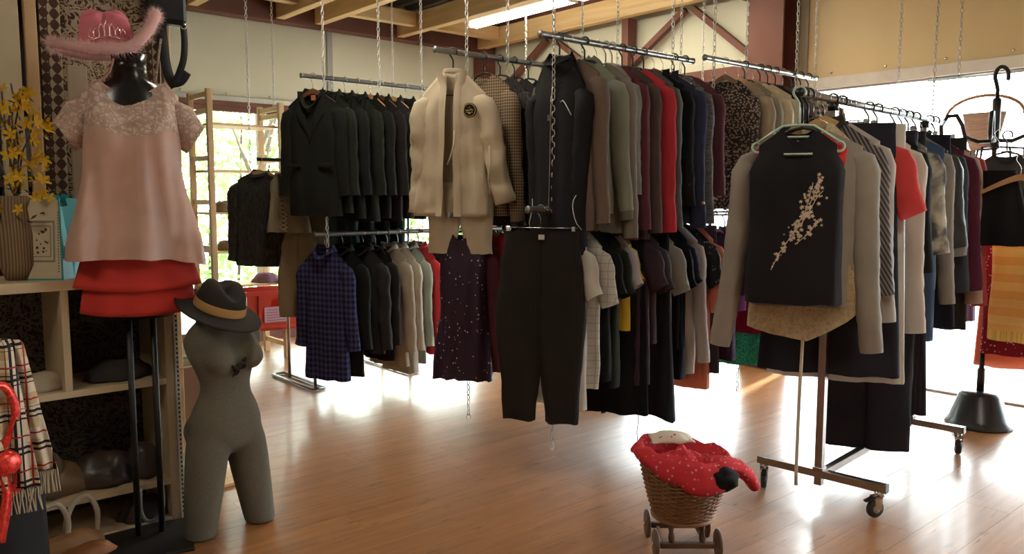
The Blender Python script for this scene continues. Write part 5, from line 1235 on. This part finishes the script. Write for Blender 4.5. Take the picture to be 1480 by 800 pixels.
pp = MB().add([(-.05, -.03, .0), (.05, -.02, .002), (.045, .03, .05), (-.04, .02, .045)], [(0, 1, 2, 3)]).build('paper_sheet', plain('paper', (.6, .58, .52), .7), None, False, (.50, 3.02, .0)); mod_solid(pp, .001); tag(pp, 'white folded paper on the floor at the bottom left', 'paper')

# ------------------------------------------------------------------ brown case and mint panel behind the grey torso
sc = empty('brown_case', (1.33, 4.02, .14), radians(12)); tag(sc, 'brown leather case standing behind the grey torso form', 'case')
m = MB(); rg = []
for y in (-.045, .045):
    rg.append([Vector((spow(cos(2*pi*k/32), .45)*.17, y, .22+spow(sin(2*pi*k/32), .45)*.21)) for k in range(32)])
m.loft(rg).build('case_body', plain('case_leather', (.20, .10, .05), .4, bump=.3), sc)
for y in (-.045, .045): MB().tube([Vector((spow(cos(2*pi*k/48), .45)*.172, y, .22+spow(sin(2*pi*k/48), .45)*.212)) for k in range(48)], .006, 6, True).build('piping', plain('case_piping', (.36, .27, .18), .5), sc, True)
strap([(-.05, 0, .43), (-.045, 0, .47), (.045, 0, .47), (.05, 0, .43)], .02, MATS['case_piping'], 'handle', sc)
mp = empty('mint_panel', (1.42, 3.98, 0), radians(8)); tag(mp, 'pale mint upright panel on a wooden foot behind the torso form', 'panel')
MB().box((-.20, .06, .035), (.10, .08, .68), bev=.003).build('panel_board', plain('pale_mint', (.52, .60, .44), .5), mp)
MB().box((-.26, -.22, .0), (.10, .12, .018), bev=.004).build('foot_board', TIMBER_U, mp)
MB().box((-.10, .045, .018), (.0, .06, .16)).build('bracket', TIMBER_Z, mp)
bx_ = MB().box((1.19, 3.96, .018), (1.46, 4.09, .14), bev=.004).build('low_box', plain('box_cream', (.45, .40, .30), .6)); tag(bx_, 'low cream box carrying the brown case', 'box')

# ------------------------------------------------------------------ black draped form, scarf, red bow at the left edge
bf = MB(); rg = []
for i in range(13):
    z = .92*(1-i/12); q = i/12
    rg.append([Vector((cos(2*pi*k/36)*(.10+.07*min(1, q*4)+.012*sin(7*2*pi*k/36)*q), sin(2*pi*k/36)*(.08+.05*min(1, q*4)+.012*cos(5*2*pi*k/36)*q), z)) for k in range(36)])
bf = bf.loft(rg).build('black_draped_form', F('draped_black', (.014, .013, .014)), None, True, (.36, 3.06, 0)); tag(bf, 'black draped garment form at the bottom left edge', 'draped form')
bw = empty('glitter_bow', (.375, 2.90, .60), radians(15)); tag(bw, 'big red glitter bow on the black draped form', 'bow')
RG = F('red_glitter', (.60, .02, .02), 'sequin_full', (.9, .08, .05), 1, .3)
def wide(pts, wd, nm): return strap(pts, wd, RG, nm, bw, up=(0, 1, 0), th=.006)
wide([(.0, 0, 0), (-.05, -.02, .10), (-.04, -.03, .20), (.02, -.03, .22), (.055, -.02, .14), (.04, -.01, .06), (0, 0, 0)], .025, 'bow_loop')
wide([(0, 0, .0), (.05, -.01, -.02), (.06, -.01, -.10), (.02, 0, -.14)], .035, 'bow_loop'); wide([(0, 0, 0), (.02, -.01, -.12), (-.01, -.01, -.28)], .03, 'bow_tail')
MB().sphere((.02, -.02, -.03), (.045, .02, .04), 14, 9).build('bow_knot', RG, bw, True)
TM = F('tartan_scarf', (.50, .36, .20), 'tartan', (.02, .015, .018))
sv = empty('tartan_scarf', (0, 0, 0)); sv.location = (.425, 2.93, .93); tag(sv, 'beige tartan scarf with fringe over the black draped form', 'scarf')
for k, (dx, dy, wd, ln, tl) in enumerate(((0, 0, .105, .47, .06), (.04, .03, .085, .43, .09))):
    V = []; nx, nz = 8, 26
    for j in range(nz+1):
        q = j/nz
        for i in range(nx+1):
            p = i/nx-.5
            if q < .18: z = .0+.02*sin(q/.18*pi/2); y = .12*(1-q/.18); 
            else: z = .02-(q-.18)/.82*ln; y = -.01-.02*sin((q-.18)*2)
            V.append((dx+p*wd*(1+.15*q)+tl*q*.9-.05, y+dy+.010*sin(p*14+q*3), z-.02*abs(p)))
    Fs = [(j*(nx+1)+i, j*(nx+1)+i+1, (j+1)*(nx+1)+i+1, (j+1)*(nx+1)+i) for j in range(nz) for i in range(nx)]
    e_ = mesh('scarf_end', V, Fs, TM, sv); mod_solid(e_, .004)
    fg = MB(); last = V[-(nx+1):]
    for i in range(17):
        a_ = Vector(last[0]).lerp(Vector(last[-1]), i/16); fg.tube([a_, a_+Vector((R.uniform(-.004, .004), R.uniform(-.004, .004), -.03)), a_+Vector((R.uniform(-.008, .010), 0, -.075))], .0022, 4)
    fg.build('fringe', F('fringe_cream', (.45, .36, .26)), e_)

# ================================================================== dress form with the pink blouse
df = empty('dress_form', (.965, 3.42, 0), radians(-14)); tag(df, 'black dress form on two poles and a flat black base', 'mannequin')
MB().box((-.24, -.24, 0), (.15, .11, .012), bev=.003).build('base_plate', BLACKM, df)
MB().tube([(-.045, 0, .01), (-.045, 0, .96)], .0125, 10).build('pole', BLACKM, df, True); MB().tube([(.045, 0, .01), (.045, 0, .96)], .0125, 10).build('pole', BLACKM, df, True)
GB = plain('gloss_black', (.012, .012, .013), .22)
tb = [(.92, .13, .085), (1.02, .15, .095), (1.15, .14, .09), (1.25, .118, .080), (1.36, .135, .088), (1.50, .150, .10), (1.64, .155, .09), (1.74, .155, .075), (1.81, .135, .064), (1.84, .10, .060), (1.86, .068, .055), (1.90, .062, .055), (1.955, .064, .057)]
MB().loft([[Vector((cos(2*pi*k/28)*a, sin(2*pi*k/28)*b+(.0 if z < 1.7 else -.01), z)) for k in range(28)] for z, a, b in tb]).build('torso_and_neck', GB, df, True)
PK = F('pink_satin', (.60, .37, .30), rough=.42, bump=.08, trans=.05); LC = F('pink_lace', (.52, .36, .29), 'lace', (.78, .62, .54), .75, trans=.15)
pb = Body(hw=.175, L=.71, t=.140, z0=-.075, nw=.122, nf=.060, nb=.02, drop=.055, waist=1.02, hem=1.45, fold=.034, kf=3.0, seed=12, bust=.035, hemcurve=-.02, asym=-.015)
bl = pb.mesh('pink_blouse', PK, .24, 1.0, loc=(.965, 3.42, 1.93), rz=radians(-14), M=30, N=88); tag(bl, 'pale pink satin blouse with lace yoke and short lace sleeves', 'blouse')
pb.mesh('lace_yoke', LC, 0.0, .26, .003, M=9, parent=bl, N=88)
for s in (-1, 1): mod_solid(sleeve(s, pb, .165, .070, .066, .055, ry=.075, seed=9, n=20).build('lace_sleeve', LC, bl, True), .003)
MB().tube([pb.pt(cos(2*pi*k/88), sin(2*pi*k/88), 0)+Vector((0, 0, .002)) for k in range(88) if abs(cos(2*pi*k/88)) < .56 and sin(2*pi*k/88) < 0], .004, 6).build('neck_edging', PK, bl, True)
MB().tube([(-.13, -.05, -.095), (-.09, -.05, -.075), (-.07, -.055, -.05), (-.06, -.06, -.02), (-.055, -.05, .0)], .004, 6).build('tie_cord', PK, bl, True)
rs = empty('red_tiered_skirt', (.965, 3.42, .945), radians(-14)); tag(rs, 'red two tier skirt on the dress form below the pink blouse', 'skirt')
RD = F('red_crepe', (.58, .045, .035), bump=.3)
for z0_, z1_, w0, w1, nm in ((.27, .09, .185, .235, 'upper_tier'), (.16, -.01, .19, .215, 'lower_tier')):
    o = MB().loft([[Vector((cos(2*pi*k/44)*(w0+(w1-w0)*i/8), sin(2*pi*k/44)*(w0*.52+(w1-w0)*.6*i/8)+.006*sin(9*2*pi*k/44)*i/8, z0_+(z1_-z0_)*i/8-.014*cos(2*pi*k/44)**2*i/8*-1)) for k in range(44)] for i in range(9)], False, False).build(nm, RD, rs, True); mod_solid(o, .004)
# pink hat
ph = empty('pink_cowboy_hat', (.885, 3.40, 1.965)); ph.rotation_euler = (radians(4), radians(-4), radians(-12)); tag(ph, 'pink cowboy hat with fluffy trim and a silver tiara on the dress form', 'hat')
PH = F('pink_felt', (.70, .20, .26), bump=.3)
def brim(r, a): return Vector((cos(a)*.185*r, sin(a)*.165*r, .10*abs(cos(a))**2.5*r**2.2*(1.35 if cos(a) > 0 else .18)-.012*sin(a)**2*r))
m = MB(); m.loft([[brim(.52+.48*i/7, 2*pi*k/48)*1.0 for k in range(48)] for i in range(8)], False, False); o = m.build('brim', PH, ph, True); mod_solid(o, .004)
cw = []
for i in range(10):
    q = i/9; sc_ = (1-.28*q) if q < .85 else (1-.28*q)*(1-(q-.85)*3)
    cw.append([Vector((cos(2*pi*k/40)*.105*sc_, sin(2*pi*k/40)*.09*sc_*(1+.0*q), .155*q-.045*q*q*math.exp(-(cos(2*pi*k/40)*3)**2)*1.0+(.0 if q < .8 else -.0)-.02*q*(sin(2*pi*k/40) < 0)*q)) for k in range(40)])
mod_sub(MB().loft(cw).build('crown', PH, ph, True), 1)
m = MB(); m.tube([brim(1.0, 2*pi*k/60) for k in range(60)], .019, 8, True); tr_ = m.build('fluffy_trim', F('pink_fluff_core', (.88, .56, .55), trans=.3), ph, True)
m = MB(); R = random.Random(8)
for i in range(5200):
    a_ = R.random()*2*pi; p = brim(1.0, a_); d = Vector((R.gauss(0, 1), R.gauss(0, 1), R.gauss(0, 1))).normalized(); l_ = R.uniform(.02, .040); e = d.orthogonal().normalized()*.0007
    p = p+d*.010; m.add([p-e, p+e, p+d*l_], [(0, 1, 2)])
tag(m.build('fluff', F('pink_fluff', (.92, .66, .64), trans=.4), tr_), kind='stuff')
m = MB()
for i in range(46): a_ = R.random()*2*pi; m.sphere(brim(1.0, a_)+Vector((R.gauss(0, .02), R.gauss(0, .02), R.gauss(0, .02))), .0016, 5, 4)
m.build('tinsel_glints', CHROME, tr_)
ti = MB(); SV = plain('silver_wire', (.85, .78, .72), .15, 1)
def cf(x, z): return Vector((x, -.092*sqrt(max(0, 1-(x/.112)**2))*(1-.25*z/.15)-.006, z+.012))
ti.tube([cf(-.06+.12*k/10, .012+.014*sin(pi*k/10)) for k in range(11)], .0028, 5)
for k in range(7):
    x = -.054+.018*k; h_ = .030+.030*math.exp(-((k-3)/1.6)**2); ti.tube([cf(x+.009*cos(a_), .02+h_/2+h_/2*sin(a_)) for a_ in [2*pi*j/10 for j in range(10)]], .0016, 4, True); ti.sphere(cf(x, .022+h_), .0035, 6, 4)
ti.build('silver_tiara', SV, ph, True)

# ================================================================== grey torso form with fedora
gt = empty('torso_form', (1.245, 3.28, 0), radians(11)); tag(gt, 'grey headless female torso form standing on its thighs', 'mannequin')
tor = MB()
rows_ = [(.34, .06, .05, .0, .0), (.37, .12, .085, .0, .0), (.42, .158, .105, .005, 0), (.47, .160, .110, .010, 0), (.53, .140, .098, .005, 0), (.585, .112, .080, .0, 0), (.63, .104, .076, -.005, 0), (.69, .122, .086, -.008, -.004), (.75, .148, .098, -.008, -.008), (.81, .152, .088, -.002, -.010), (.855, .150, .070, .004, -.010), (.89, .115, .056, .006, -.010), (.92, .07, .05, .006, -.01), (.97, .055, .05, .0, -.01)]
tor.loft([[Vector((cos(2*pi*k/32)*a+sx, sin(2*pi*k/32)*b+yo, z)) for k in range(32)] for z, a, b, yo, sx in rows_])
for s in (-1, 1):
    tor.loft([[Vector((s*(.080+(.022+.03)*(1-z/.42))+cos(2*pi*k/24)*r, sin(2*pi*k/24)*r*1.05+.005-.03*(1-z/.42)*(1 if s > 0 else -.2), z)) for k in range(24)] for z, r in ((0, .064), (.10, .071), (.20, .078), (.30, .084), (.38, .086), (.44, .076), (.48, .04))])
    tor.tube([Vector((s*.060, -.040, .845)), Vector((s*.066, -.056, .80)), Vector((s*.072, -.074, .755)), Vector((s*.074, -.082, .735)), Vector((s*.074, -.070, .700))], [.030, .044, .056, .055, .035], 20)
    tor.sphere((s*.070, .080, .43), (.078, .045, .080), 18, 12)
    tor.tube([Vector((s*.08, 0, .855)), Vector((s*.118, .0, .842)), Vector((s*.136, .0, .812)), Vector((s*.132, 0, .775)), Vector((s*.112, 0, .73))], [.042, .045, .043, .034, .02], 16)
to = tor.build('torso_body', plain('grey_flock', (.150, .138, .108), .95, 0, .35, .2, 180), gt, True)
md = to.modifiers.new('r', 'REMESH'); md.mode = 'VOXEL'; md.voxel_size = .008; md.use_smooth_shade = True
ms_ = to.modifiers.new('s', 'SMOOTH'); ms_.factor = .6; ms_.iterations = 22
# small dark emblem on the chest (a prancing animal patch)
em = MB()
def yb(x, z): return -.100-.040*math.exp(-((abs(x+.006)-.072)/.045)**2-((z-.755)/.06)**2)
def blob(x, z, rx, rz_, a=0): x += .012; z += .012; rx *= 1.35; rz_ *= 1.7; em.add([Vector((x, yb(x, z)-.020, z))]+[Vector((x+cos(a)*cos(t)*rx-sin(a)*sin(t)*rz_, yb(x, z)-.004, z+sin(a)*cos(t)*rx+cos(a)*sin(t)*rz_)) for t in [2*pi*k/12 for k in range(12)]], [(0, 1+k, 1+(k+1) % 12) for k in range(12)])
for args in ((-.012, .700, .016, .010, .5), (.002, .712, .010, .013, -.3), (.008, .728, .010, .006, .3), (-.026, .690, .010, .008, .8), (-.032, .674, .012, .0035, .9), (-.018, .681, .014, .0035, 1.3), (.004, .694, .013, .0035, .2), (.010, .704, .010, .003, -.6), (-.036, .700, .012, .004, 2.4)): blob(*args)
em.build('dark_emblem', plain('emblem_dark', (.02, .015, .012), .5), gt)
fh = empty('fedora_hat', (1.215, 3.235, .945)); fh.rotation_euler = (radians(17), radians(9), radians(10)); tag(fh, 'dark brown felt fedora with a tan band on the grey torso form', 'hat')
FH = F('brown_black_felt', (.035, .028, .024), bump=.4)
def fr_(r, a_, z): return Vector((cos(a_)*r, sin(a_)*r*1.12, z))
m = MB(); m.loft([[fr_(.095+.075*i/6, 2*pi*k/44, .004-.012*sin(pi*i/12)+.022*max(0, sin(2*pi*k/44))*(i/6)**2-.012*max(0, -sin(2*pi*k/44))*(i/6)**2) for k in range(44)] for i in range(7)], False, False); mod_solid(m.build('brim', FH, fh, True), .005)
cw = []
for z, r in ((0, .098), (.03, .096), (.06, .092), (.09, .085), (.112, .074), (.124, .055), (.126, .03), (.122, .008)):
    cw.append([fr_(r, 2*pi*k/44, z-(.030*math.exp(-(cos(2*pi*k/44)*r/.028)**2) if z > .1 else 0)-.02*(z/.12)*max(0, -sin(2*pi*k/44))) for k in range(44)])
mod_sub(MB().loft(cw).build('crown', FH, fh, True), 1)
bd = MB().loft([[fr_(r, 2*pi*k/44, z) for k in range(44)] for z, r in ((.004, .1005), (.008, .102), (.036, .0995), (.040, .098))], False, False).build('hat_band', F('tan_band', (.50, .29, .11), bump=.2), fh, True)
MB().box((.098, -.012, .006), (.108, .014, .038), bev=.003).build('band_bow', MATS['tan_band'], fh)
